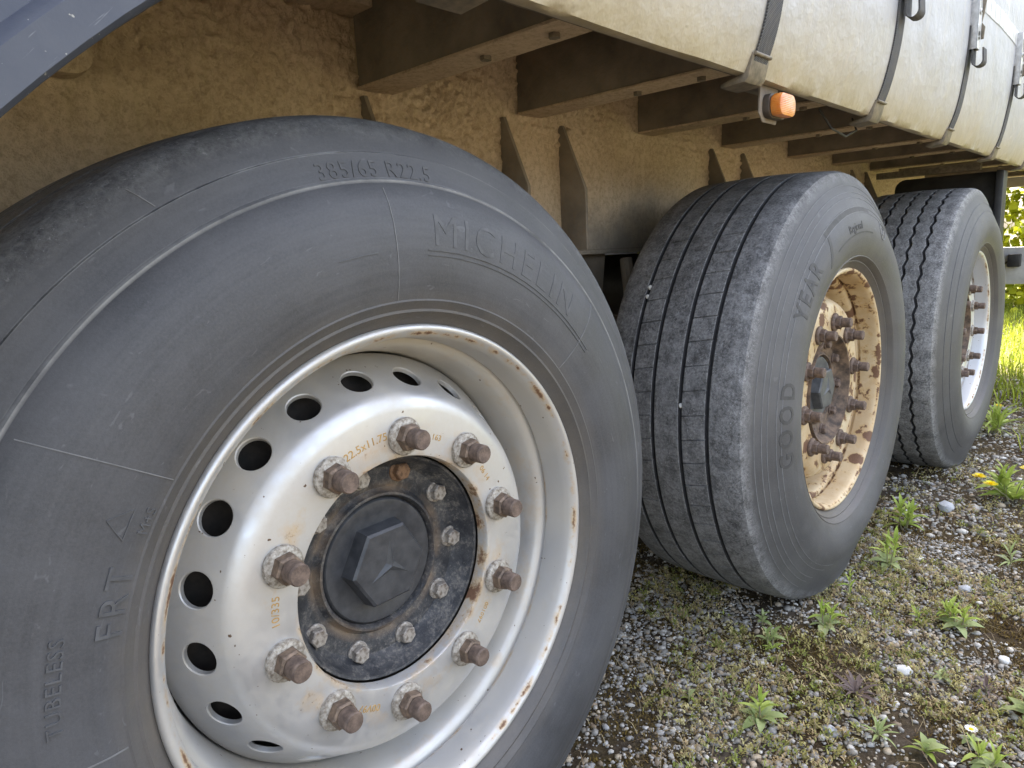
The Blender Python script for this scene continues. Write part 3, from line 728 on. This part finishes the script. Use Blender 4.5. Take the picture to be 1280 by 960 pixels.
def strap(x, zb):
    mb = MB(); V = []; zs = np.concatenate([np.linspace(1.150, 1.30, 14), np.linspace(1.33, zb + .06, 8)])
    hw = .0235
    rows = [(-.080, 1.139)] + [(curtain_y(x, z) - .0012, z) for z in zs]
    for (y, z) in rows:
        for dx in (-hw, hw):
            for dy in (0, -.0028): V.append((x + dx, y + dy, z))
    f = []
    for i in range(len(rows) - 1):
        o = i * 4; f += [(o, o + 4, o + 6, o + 2), (o + 1, o + 3, o + 7, o + 5), (o, o + 1, o + 5, o + 4), (o + 2, o + 6, o + 7, o + 3)]
    st = mb.add(V, f).obj('strap', M_STRAP, TR)
    # hook clip folding under the rail
    cl = MB(); cl.prism([(-.114, 1.172), (-.110, 1.176), (-.096, 1.146), (-.060, 1.136), (-.060, 1.130), (-.100, 1.133), (-.106, 1.140)], 'x', x - .030, x + .030)
    cl.tube([(x - .028, -.116, 1.172), (x + .028, -.116, 1.172)], .0032, 8)
    k = cl.obj('hook_clip', M_DSTEEL, st, bevel=.001)
    for me, nm in zip(BK, ('buckle_body', 'buckle_lever', 'strap_tail', 'buckle_slot')):
        o = bpy.data.objects.new(nm, me); COL.objects.link(o); o.parent = st; o.location = (x, curtain_y(x, zb) - .006, zb)
for i, x in enumerate(SX):
    strap(x, 1.372)

# amber side lamp on its bracket
lp = empty('side_marker_lamp', (.757, -.105, 1.112), TR)
br = MB(); br.prism([(-.045, .030), (.030, .030), (.030, -.012), (.022, -.026), (-.030, -.026), (-.045, -.012)], 'y', .022, .025)
br.box((-.045, .022, .030), (.030, .060, .033)); br.obj('bracket', M_BEAM, lp, bevel=.0015)
def rounded(hx, hz, r, n=5):
    P = []
    for (cx, cz, a0) in ((hx - r, hz - r, 0), (-hx + r, hz - r, 90), (-hx + r, -hz + r, 180), (hx - r, -hz + r, 270)):
        for i in range(n + 1): a = R(a0 + 90 * i / n); P.append((cx + r * math.cos(a), cz + r * math.sin(a)))
    return P
MB().prism([(p[0], p[1]) for p in rounded(.0355, .0195, .015)], 'y', .010, .0215).obj('lamp_base', M_AMBD, lp, bevel=.0015)
lz = MB().prism([(p[0], p[1]) for p in rounded(.033, .0185, .016)], 'y', -.009, .0098).mesh('lens', bevel=.005)
link('lens', lz, lp, M_LENS)
MB().tube([(1.12, -.03, 1.16), (1.14, -.05, 1.118), (1.20, -.06, 1.105), (1.30, -.05, 1.128), (1.33, -.03, 1.16)], .0022, 6).obj('hanging_cable', M_BLACKP, TR)

# plastic side panel in front of the first wheel with a curved lip
def guard():
    arc = []
    for a in np.linspace(118, 168, 30):
        arc.append((.37 + 1.066 * math.cos(R(a)), .205 + 1.066 * math.sin(R(a))))
    mb = MB(); n = len(arc)
    sec = [(0, .0), (.0, -.012), (.003, -.017), (.024, -.017), (.029, -.012), (.033, -.003), (.05, -.001), (.09, 0.)]  # distance from lip, y offset
    V = []
    for i, (x, z) in enumerate(arc):
        d = Vector((x - .37, 0, z - .205)).normalized()
        V.append((x, -.10, z))
        for (s_, dy) in sec: V.append((x + d.x * s_, -.118 + dy, z + d.z * s_))
        V.append((x + d.x * .25, -.118, z + d.z * .25)); V.append((x + d.x * .25, -.10, z + d.z * .25))
    k = len(sec) + 3
    F = [(i * k + j, i * k + j + 1, (i + 1) * k + j + 1, (i + 1) * k + j) for i in range(n - 1) for j in range(k - 1)]
    F += [tuple(range(k)), tuple((n - 1) * k + j for j in range(k))[::-1]]
    mb.add(V, F); return mb.obj('side_panel', M_GUARD, TR, angle=40)
guard()
# rounded tank end behind the panel
tk = MB(); tk.rev([(.0, .135), (.012, .150), (.10, .155)], 40, c=(-.305, .30, 1.205), cap0=True); tk.rev([(.09, .162), (.105, .162), (.105, .150)], 40, c=(-.305, .30, 1.205))
MB().prism([(p[0] - .30, p[1] + 1.215) for p in rounded(.175, .068, .030)], 'y', .455, .49).obj('mounting_plate', M_MUD, TR, bevel=.006)

# running gear, mostly hidden behind the wheels
for i, x in enumerate(AX):
    MB().tube([(x, .20, ZC), (x, 2.15, ZC)], .065, 16).obj('axle', M_FLOOR, TR)
    hb = MB(); hb.prism([(x - .37, .8765), (x - .19, .8765), (x - .235, .60), (x - .31, .60)], 'y', .535, .545); hb.prism([(x - .37, .8765), (x - .19, .8765), (x - .235, .60), (x - .31, .60)], 'y', .615, .625)
    hb.box((x - .375, .53, .60), (x - .365, .63, .8765)); hb.obj('spring_hanger', M_BEAM, TR)
    MB().tube([(x - .27, .58, .63), (x - .05, .58, .60), (x + .12, .58, .60), (x + .36, .58, .64)], [.035, .05, .05, .035], 10).obj('trailing_arm', M_FLOOR, TR)
    MB().rev([(0, .02), (0, .11), (.03, .13), (.08, .115), (.11, .13), (.16, .13), (.19, .11), (.19, .02)], 24).obj('air_spring', M_BLACKP, TR).matrix_basis = Matrix.Translation((x + .36, .58, .675)) @ Matrix.Rotation(PI / 2, 4, 'X')
    MB().tube([(x - .20, .46, .86), (x - .215, .44, .78), (x - .22, .43, .70), (x - .20, .42, .58)], .017, 10).obj('brake_hose', M_BEAM, TR)

for i, x in enumerate(AX):
    FW = empty('wheel', (x, 2.38, ZC), TR); FW.scale = (1, -1, 1)
    o = bpy.data.objects.new('tyre', bpy.data.objects['tyre'].data); COL.objects.link(o); o.parent = FW
    MB().rev([(.30, .29), (.10, .27), (.03, .20), (.03, .0)], 40).obj('wheel_disc', M_DRUM, FW)
MB().tube([(2.02, .66, .735), (2.02, 1.70, .735)], .130, 20).obj('blocker_tank', M_BLACKP, TR)  # added tank shape that darkens the gap between the wheels
MB().box((3.35, 1.9, .42), (4.75, 2.42, 1.10)).obj('blocker_box', M_BLACKP, TR, bevel=.01)  # added dark box closing off the bright background behind the wheel gap
# rear mudguard and flap behind the last wheel
mg = MB()
mg.prism([(p[0] + .165, p[1] + .75) for p in rounded(.212, .385, .045)], 'x', 3.19, 3.21)
mg.prism([(-.058, 1.13), (-.030, 1.135), (-.030, .38), (-.058, .38)], 'x', 3.10, 3.19)
mg.obj('mudguard', M_BLACKP, TR, bevel=.006)
MB().box((3.06, .02, 1.139), (3.10, .42, 1.165)).obj('mudguard_bracket', M_DSTEEL, TR)
# rear underrun bar with a connector box
MB().box((4.92, -.06, .545), (5.03, 2.42, .775)).obj('underrun_bar', M_UNDER, TR, bevel=.008)
MB().box((4.86, .10, .655), (4.919, .165, .735)).obj('connector_box', M_BLACKP, TR, bevel=.006)
MB().tube([(4.89, .165, .69), (4.89, .20, .66), (4.90, .24, .64), (4.905, .35, .65)], .006, 8).obj('connector_cable', M_BLACKP, TR)
MB().box((4.90, .45, .775), (4.98, .55, 1.335)).obj('underrun_post', M_DSTEEL, TR); MB().box((4.90, 1.80, .775), (4.98, 1.90, 1.335)).obj('underrun_post', M_DSTEEL, TR)

# ---------------------------------------------------------------- pebbles in the tread, loose stones
def stone(name, x, y, z, s, seed, mat, label, flat=.65, cat='stone', group=None):
    o = link(name, stone_mesh(seed, flat), None, mat); o.location = (x, y, z); o.scale = (s, s * .8, s); o.rotation_euler = (0, 0, seed * 1.7)
    return tag(o, label, cat, group)
def on_tread(th, y, r=.527): return (AX[1] + r * math.cos(R(th)), WY[1] + y, ZC + r * math.sin(R(th)))
for i, (th, y, lab) in enumerate(((147.3, .270, 'upper white pebble of the pair wedged in the inner tread groove of the ribbed tyre'), (149.8, .270, 'lower white pebble of the pair wedged in the inner tread groove of the ribbed tyre'), (175.0, .148, 'single white pebble wedged in a middle tread groove of the ribbed tyre'))):
    stone('pebble', *on_tread(th, y), .0062, 20 + i, M_WSTONE, lab, .9, 'pebble', 'pebbles wedged in the ribbed tyre')
STN = [(.995, -.282, .016, M_WSTONE, 'large white quartz stone lying on the mossy gravel beside the purple rosette weed'),
       (1.173, -.425, .013, M_WSTONE, 'oval cream-white stone lying between two bushy bright weeds'),
       (.726, -.229, .012, M_GSTONE, 'pale grey stone lying next to the tall lance-leaved weed'),
       (2.02, -.14, .030, M_GSTONE, 'broad flat pale blue-grey stone near the ribbed tyre and yellow flowers'),
       (1.46, -.30, .017, M_GSTONE, 'rounded light grey stone behind the low bushy weed')]
for i, (x, y, s, m, lab) in enumerate(STN): stone('stone', x, y, gheight(x, y) + s * .3, s, i + 1, m, lab, .6)

# ---------------------------------------------------------------- gravel (uncountable)
def ico(sub):
    bm = bmesh.new(); bmesh.ops.create_icosphere(bm, subdivisions=sub, radius=1); v = np.array([x.co[:] for x in bm.verts]); f = np.array([[q.index for q in p.verts] for p in bm.faces]); bm.free(); return v, f
def scatter_stones(pts, sizes, sub, name):
    v0, f0 = ico(sub); n = len(pts); nv = len(v0)
    shapes = []
    for k in range(14):
        o = Vector((k * 5.1, k * 2.3, 1)); s = v0 * np.array([1 + .32 * mnoise.noise(Vector(p) * 1.2 + o) + .16 * mnoise.noise(Vector(p) * 2.7 + o) for p in v0])[:, None]
        shapes.append(s)
    shapes = np.array(shapes); V = shapes[rng.integers(0, 14, n)]
    sc_ = sizes[:, None] * np.stack([rng.uniform(.8, 1.35, n), rng.uniform(.65, 1.0, n), rng.uniform(.35, .7, n)], 1)
    V = V * sc_[:, None, :]
    a = rng.uniform(0, 2 * PI, n); tl = rng.normal(0, .25, n)
    c, s = np.cos(tl)[:, None], np.sin(tl)[:, None]; y = V[:, :, 1] * c - V[:, :, 2] * s; z = V[:, :, 1] * s + V[:, :, 2] * c
    c, s = np.cos(a)[:, None], np.sin(a)[:, None]; x = V[:, :, 0]
    V = np.stack([x * c - y * s, x * s + y * c, z], 2) + pts[:, None, :]
    T = (f0[None] + (np.arange(n) * nv)[:, None, None]).reshape(-1, 3)
    pal = np.array([(.44, .415, .375), (.32, .30, .27), (.54, .51, .46), (.20, .18, .15), (.42, .345, .25), (.36, .35, .34), (.72, .69, .63), (.29, .22, .15)])
    cc = pal[rng.choice(8, n, p=[.18, .20, .08, .18, .14, .09, .03, .10])] * rng.uniform(.75, 1.25, (n, 1))
    return big_mesh(name, V.reshape(-1, 3), T, np.repeat(cc, nv, 0))
def density(x, y): return .40 + 1.5 * gnoise(x, y, 2.9) + .8 * gnoise(x, y, 9)
def pick(n, x0, x1, y0, y1, thr=None):
    P = []
    while len(P) < n:
        x, y = rng.uniform(x0, x1), rng.uniform(y0, y1)
        if thr is None or density(x, y) > rng.uniform(thr, thr + .9): P.append((x, y, gheight(x, y)))
    return np.array(P)
p = pick(32000, .25, 1.75, -.75, .5, -.25); s = np.clip(rng.lognormal(math.log(.0026), .58, len(p)), .0014, .0095); p[:, 2] += -.002
o = link('gravel', scatter_stones(p, s, 1, 'gravel'), None, M_STONE); tag(o, 'loose grey and white gravel scattered over the mossy yard', 'gravel', kind='stuff')
p = pick(25000, 1.75, 4.6, -1.5, .7, -.25); s = np.clip(rng.lognormal(math.log(.0040), .55, len(p)), .003, .018); p[:, 2] += s * .05 - .003
V2 = scatter_stones(p, s, 1, 'gravel_far')
o = link('gravel', V2, None, M_STONE); tag(o, 'coarser gravel spread around the two rear tyres', 'gravel', kind='stuff')
p = np.concatenate([pick(5000, -2.5, .25, -2.5, .9, -.2), pick(4000, .25, 4.5, .5, 2.6, -.2), pick(5000, .25, 4.4, -3, -.75, -.2)]); s = np.clip(rng.lognormal(math.log(.008), .4, len(p)), .004, .02); p[:, 2] += -.002
o = link('gravel', scatter_stones(p, s, 1, 'gravel_outer'), None, M_STONE); tag(o, 'gravel out in the open yard and beneath the trailer', 'gravel', kind='stuff')

# ---------------------------------------------------------------- ground cover (uncountable): moss blades, tiny sprouts, dry straw
def blades(P, h, wd, lean, cols, name, bend=.4, taper=True):
    n = len(P); a = rng.uniform(0, 2 * PI, n); d = np.stack([np.cos(a), np.sin(a), np.zeros(n)], 1); t = np.stack([-np.sin(a), np.cos(a), np.zeros(n)], 1)
    h = h[:, None]; wd = wd[:, None]; ln = lean[:, None]; up = np.array([0, 0, 1.])
    b0 = P - t * wd / 2; b1 = P + t * wd / 2
    m = P + up * h * .55 + d * ln * h * .35; m0 = m - t * wd * .55; m1 = m + t * wd * .55
    tip = P + up * h * (1 - .25 * ln) + d * ln * h
    V = np.stack([b0, b1, m0, m1, tip], 1).reshape(-1, 3); i = np.arange(n)[:, None] * 5
    T = np.concatenate([i + [0, 1, 3], i + [0, 3, 2], i + [2, 3, 4]], 0)
    return big_mesh(name, V, T, np.repeat(cols, 5, 0))
def colours(n, lo, hi, var=.2):
    f = rng.uniform(0, 1, (n, 1)); return (np.array(lo) * (1 - f) + np.array(hi) * f) * rng.uniform(1 - var, 1 + var, (n, 1))
# moss: short dense blades
P = np.concatenate([pick(90000, .25, 2.0, -.75, .5), pick(36000, 2.0, 4.6, -1.4, .6)]); keep = np.array([gnoise(x, y, 5, 9.) + .5 * gnoise(x, y, 17, 4.) > -.02 for x, y, z in P]); P = P[keep]; n = len(P); P[:, 2] -= .004
o = link('moss', blades(P, rng.uniform(.003, .009, n), rng.uniform(.0010, .0026, n), rng.uniform(0, 1.4, n), colours(n, (.075, .046, .016), (.22, .15, .034), .4), 'moss'), None, M_LEAFA)
tag(o, 'brown-green moss between the gravel stones', 'moss', kind='stuff')
# tiny sprouts: clusters of pale small leaves
def sprouts(nc, x0, x1, y0, y1, sz):
    C = pick(nc, x0, x1, y0, y1); C = C[[gnoise(x, y, 3.3, 6.) > -.12 for x, y, z in C]]; out = []; col = []
    for c in C:
        k = int(rng.integers(6, 20)); base = [(.36, .32, .11), (.48, .42, .20), (.24, .27, .06), (.40, .30, .16)][int(rng.integers(0, 4))]; s = rng.uniform(.5, 1.3) * sz
        q = np.tile(c, (k, 1)); q[:, :2] += rng.normal(0, .4 * s, (k, 2)); q[:, 2] += rng.uniform(-.003, 1.0 * s, k); out.append(q); col.append(np.array(base) * rng.uniform(.7, 1.3, (k, 1)))
    return np.concatenate(out), np.concatenate(col)
q1, c1 = sprouts(5600, .25, 1.9, -.75, .35, .014); q2, c2 = sprouts(2600, 1.9, 4.6, -1.3, .35, .020)
q = np.concatenate([q1, q2]); c = np.concatenate([c1, c2]); n = len(q)
o = link('sprouts', blades(q, rng.uniform(.003, .008, n), rng.uniform(.0014, .0036, n), rng.uniform(.4, 1.6, n), c, 'sprouts'), None, M_LEAFA)
tag(o, 'tiny pale green sprouts dotted over the gravel', 'ground cover', kind='stuff')
P = np.concatenate([pick(1600, .25, 2.0, -.75, .4), pick(700, 2, 4.6, -1.3, .4)]); n = len(P)
o = link('dry_straw', blades(P, rng.uniform(.012, .05, n) , rng.uniform(.0007, .0016, n), rng.uniform(.1, 2.6, n), colours(n, (.22, .15, .09), (.42, .34, .19), .3), 'dry_straw'), None, M_LEAFA)
tag(o, 'dry straw stalks and dead stems among the gravel', 'straw', kind='stuff')
# grass at the rear of the yard and in the sunlit field
def pick_grass(n):
    P = []
    while len(P) < n:
        x, y = rng.uniform(2.5, 11), rng.uniform(-4, 4)
        if x < 4.6 and (gnoise(x, y, 1.6, 2.) * .8 + (x - 3.9) * .45 - .15 - max(0, y - .0) * .6 + max(0, -y - .35) * .25 < rng.uniform(-.25, .25)): continue
        if x > 6 and rng.uniform() < .35: continue
        P.append((x, y, gheight(x, y) - .003 if x < 4.6 else -.024))
    return np.array(P)
P = pick_grass(52000); n = len(P)
o = link('grass', blades(P, rng.uniform(.04, .15, n), rng.uniform(.004, .008, n), rng.uniform(.1, 1.1, n), colours(n, (.18, .24, .02), (.32, .35, .035), .2), 'grass'), None, M_LEAFA)
tag(o, 'bright green grass growing behind the trailer and along the yard edge', 'grass', kind='stuff')

# ---------------------------------------------------------------- weeds: every plant a thing, every leaf a part
def leaf_mesh(wd, curl, fold=.25, serr=0., n=7):
    V = []; F = []
    for i in range(n + 1):
        u = i / n; ww = wd * (math.sin(PI * min(1, u ** .8 * .97 + .03)) ** .8) * (1 + serr * (1 if i % 2 else -1))
        x = u; z = .22 * math.sin(u * PI * .6) - curl * u * u
        V += [(x, -ww / 2, z + fold * ww / 2), (x, 0, z), (x, ww / 2, z + fold * ww / 2)]
    for i in range(n):
        o = i * 3; F += [(o, o + 1, o + 4, o + 3), (o + 1, o + 2, o + 5, o + 4)]
    return mesh('leaf', V, F, True, None)
LM = {}
def leafset(key, mat, specs):
    LM[key] = []
    for s_ in specs:
        me = leaf_mesh(*s_); me.materials.append(mat); LM[key].append(me)
leafset('lance', M_LEAF, [(.20, .15, .3, .05), (.24, .35, .25, .06), (.18, .05, .35, .05), (.25, .5, .2, .05)])
leafset('oval', M_LEAFP, [(.42, .4, .2, .04), (.50, .55, .15, .04), (.38, .25, .25, .04)])
leafset('purple', M_LEAFV, [(.16, .15, .2, .12), (.14, .3, .2, .15)])
leafset('grassy', M_LEAF, [(.10, .3, .3), (.08, .6, .3), (.09, .1, .3)])
leafset('narrow', M_LEAFP, [(.13, .15, .3), (.11, .3, .3)])
def weed(name, x, y, label, top, low, h, L, nt, nl, stems=1, spread=0., flowers=(), cat='weed', seed=0, group=None):
    rs = random.Random(seed); W = empty(name, (x, y, gheight(x, y))); tag(W, label, cat, group)
    heads = []
    for s_ in range(stems):
        dx, dy = (rs.uniform(-spread, spread), rs.uniform(-spread, spread)) if stems > 1 else (0, 0)
        hh = h * rs.uniform(.75, 1.1); tip = (dx + rs.uniform(-.15, .15) * hh, dy + rs.uniform(-.15, .15) * hh, hh)
        MB().tube([(dx * .4, dy * .4, -.006), (dx * .8, dy * .8, hh * .4), tip], [.0022, .0018, .0010], 6).obj('stem', M_STEM, W); heads.append((dx, dy, hh, tip))
    def put(key, p, az, el, size, roll=0):
        o = bpy.data.objects.new('leaf', rs.choice(LM[key])); COL.objects.link(o); o.parent = W; o.location = p
        o.rotation_euler = Matrix.Rotation(az, 3, 'Z').to_4x4().__matmul__(Matrix.Rotation(-el, 4, 'Y')).__matmul__(Matrix.Rotation(roll, 4, 'X')).to_euler(); o.scale = (size,) * 3
    for (dx, dy, hh, tip) in heads:
        for i in range(nt):
            u = .45 + .55 * (i / max(1, nt - 1)); az = i * 2.4 + rs.uniform(-.3, .3); el = R(15 + 55 * ((u - .45) / .55)) + rs.uniform(-.15, .15)
            put(top, (dx + (tip[0] - dx) * u, dy + (tip[1] - dy) * u, hh * u), az, el, L * rs.uniform(.75, 1.1) * (1.05 - .35 * (u - .45)), rs.uniform(-.3, .3))
    for i in range(nl):
        put(low, (0, 0, .004), i * 2 * PI / nl + rs.uniform(-.3, .3), R(rs.uniform(2, 28)), L * rs.uniform(.85, 1.25), rs.uniform(-.2, .2))
    for (fx, fy, fh, kind) in flowers:
        MB().tube([(0, 0, 0), (fx * .6, fy * .6, fh * .6), (fx, fy, fh)], .0014, 6).obj('flower_stalk', M_STEM, W)
        if kind == 'dandelion':
            b = MB()
            for ring, (rad, el, n) in enumerate(((.021, 12, 18), (.016, 38, 14), (.010, 62, 10))):
                for i in range(n):
                    a = 2 * PI * i / n + ring * .3; e = R(el); d = Vector((math.cos(a) * math.cos(e), math.sin(a) * math.cos(e), math.sin(e))); t = Vector((-math.sin(a), math.cos(a), 0)); p0 = Vector((fx, fy, fh))
                    b.add([p0 - t * .001, p0 + t * .001, p0 + d * rad + t * .002, p0 + d * rad - t * .002], [(0, 1, 2, 3)])
            b.rev([(0, .006)], 8) if False else None
            b.obj('flower_head', M_YEL, W, smooth=False)
        else:
            b = MB()
            for i in range(22):
                a = 2 * PI * i / 22; d = Vector((math.cos(a), math.sin(a), .18 + .08 * (i % 2))); t = Vector((-math.sin(a), math.cos(a), 0)); p0 = Vector((fx, fy, fh))
                b.add([p0 + d * .003 - t * .0006, p0 + d * .003 + t * .0006, p0 + d * .0095 + t * .0011, p0 + d * .0105, p0 + d * .0095 - t * .0011], [(0, 1, 2, 3, 4)])
            fo = b.obj('flower_head', M_WHITE, W, smooth=False)
            MB().tube([(fx, fy, fh - .001), (fx, fy, fh + .0015), (fx, fy, fh + .0030)], [.0040, .0038, .0018], 10).obj('flower_eye', M_YEL, W)
    return W
weed('leafy_weed', .673, -.120, 'tall bright lance-leaved weed with pale oval lower leaves alone on dark gravel', 'lance', 'oval', .048, .042, 9, 7, seed=1)
weed('leafy_weed', 1.252, -.323, 'low wide bushy weed with many bright crowded leaf tips beside a small sprig', 'lance', 'oval', .040, .045, 8, 5, 3, .022, seed=2)
weed('leafy_weed', 1.506, -.111, 'upright green weed with drooping lower leaves near the rusty-rimmed tyre', 'lance', 'oval', .075, .050, 9, 6, 2, .015, seed=3)
weed('leafy_weed', 1.796, -.076, 'dense spiky light green weed standing behind the ribbed tyre', 'lance', 'lance', .060, .060, 9, 6, 3, .02, seed=4)
weed('leafy_weed', 1.071, -.096, 'feathery green weed in front of the ribbed tyre with pale cover around it', 'lance', 'oval', .036, .042, 8, 6, 2, .012, seed=5)
weed('leafy_weed', 1.262, -.088, 'small upright sprig touching the bottom of the ribbed tyre', 'lance', 'lance', .050, .034, 8, 2, seed=6)
weed('leafy_weed', 1.238, -.248, 'little weed sprig with few leaves next to the low bushy weed', 'lance', 'lance', .026, .026, 7, 2, seed=7)
weed('leafy_weed', .990, -.490, 'broad-leaved weed behind the clump of pale rounded leaves', 'oval', 'oval', .034, .042, 8, 6, seed=8)
weed('leafy_weed', .800, -.462, 'clump of pale rounded leaves growing beside the white daisy', 'lance', 'oval', .028, .036, 7, 7, 2, .02, seed=9)
weed('leafy_weed', .770, -.375, 'flat bright rosette of short leaves in front of the daisy', 'oval', 'lance', .016, .034, 5, 7, seed=10)
weed('rosette_weed', .846, -.236, 'dark purple star-shaped rosette with long toothed leaves flat on the gravel', 'purple', 'purple', .012, .052, 5, 10, seed=11)
weed('rosette_weed', 1.020, -.420, 'reddish thin-leaved rosette beyond the daisy', 'purple', 'purple', .016, .036, 5, 8, seed=12)
weed('daisy', .843, -.426, 'single white daisy with a yellow eye', 'oval', 'oval', .006, .018, 2, 5, flowers=((.0, .0, .026, 'daisy'),), cat='flower', seed=13)
weed('dandelion', 2.22, -.290, 'leafy dandelion clump with several yellow flower heads', 'lance', 'lance', .075, .095, 8, 16, 3, .05, flowers=((-.10, .05, .075, 'dandelion'), (.0, -.03, .115, 'dandelion'), (-.05, .09, .080, 'dandelion')), cat='flower', seed=14)
weed('dandelion', 3.40, -.045, 'lone dandelion flower beside the tyre with the white rim', 'grassy', 'lance', .03, .06, 5, 8, flowers=((-.03, -.02, .075, 'dandelion'),), cat='flower', seed=15)
weed('grass_tuft', 3.15, -.080, 'light green grassy tuft against the tyre with the white rim', 'grassy', 'grassy', .05, .13, 12, 14, 3, .04, cat='grass', seed=16)
weed('grass_tuft', 3.05, -.42, 'wide leafy grass clump in the open gravel behind the dandelions', 'grassy', 'lance', .05, .12, 12, 16, 4, .08, cat='grass', seed=17)
weed('leafy_weed', 1.00, .020, 'thin green seedling in the shade between the two nearest tyres', 'oval', 'oval', .022, .024, 4, 4, seed=18)
weed('leafy_weed', .640, .010, 'tiny two-leaved seedling in the shade next to the smooth grey tyre', 'oval', 'lance', .020, .022, 3, 3, seed=19)
weed('leafy_weed', .905, -.045, 'low spreading green weed with a dry reddish stalk', 'oval', 'lance', .026, .030, 6, 6, 2, .02, seed=20)
weed('thin_weed', .760, -.30, 'pale narrow-leaved tuft near the purple rosette', 'narrow', 'narrow', .02, .034, 8, 10, seed=21)
weed('thin_weed', 1.02, -.345, 'yellowish sprig beside the large white stone', 'narrow', 'oval', .018, .020, 6, 6, seed=22)
weed('thin_weed', 1.70, -.36, 'thin pale weed standing in gravel beyond the bushy weed', 'narrow', 'narrow', .03, .045, 8, 10, seed=23)
weed('thin_weed', .66, -.045, 'thin dry-looking sprig in front of the tall lance-leaved weed', 'narrow', 'narrow', .025, .022, 7, 5, seed=24)

# ---------------------------------------------------------------- sunlit hedge behind the trailer
hg = empty('hedge', (9.5, 1.2, -.024)); tag(hg, 'sunlit yellow-green hedge behind the rear bumper bar', 'hedge')
n = 46000; P = np.stack([9.5 + rng.normal(0, .5, n), rng.uniform(-5, 7, n), rng.uniform(.02, 3.0, n)], 1)
P[:, 2] *= (1 + .25 * np.sin(P[:, 1] * 1.7) + .12 * np.sin(P[:, 1] * 4.9)); P -= np.array([9.5, 1.2, -.0])
me = blades(P, rng.uniform(.05, .12, n), rng.uniform(.03, .07, n), rng.uniform(.3, 2, n), colours(n, (.23, .27, .012), (.42, .42, .02), .25), 'foliage')
link('foliage', me, hg, M_LEAFA)
for i in range(12):
    yy = -5.8 + i; MB().tube([(0, yy, 0), (.05, yy + .05, .8), (-.05, yy + .1, 1.8)], [.03, .022, .01], 7).obj('stem', M_STEM, hg)
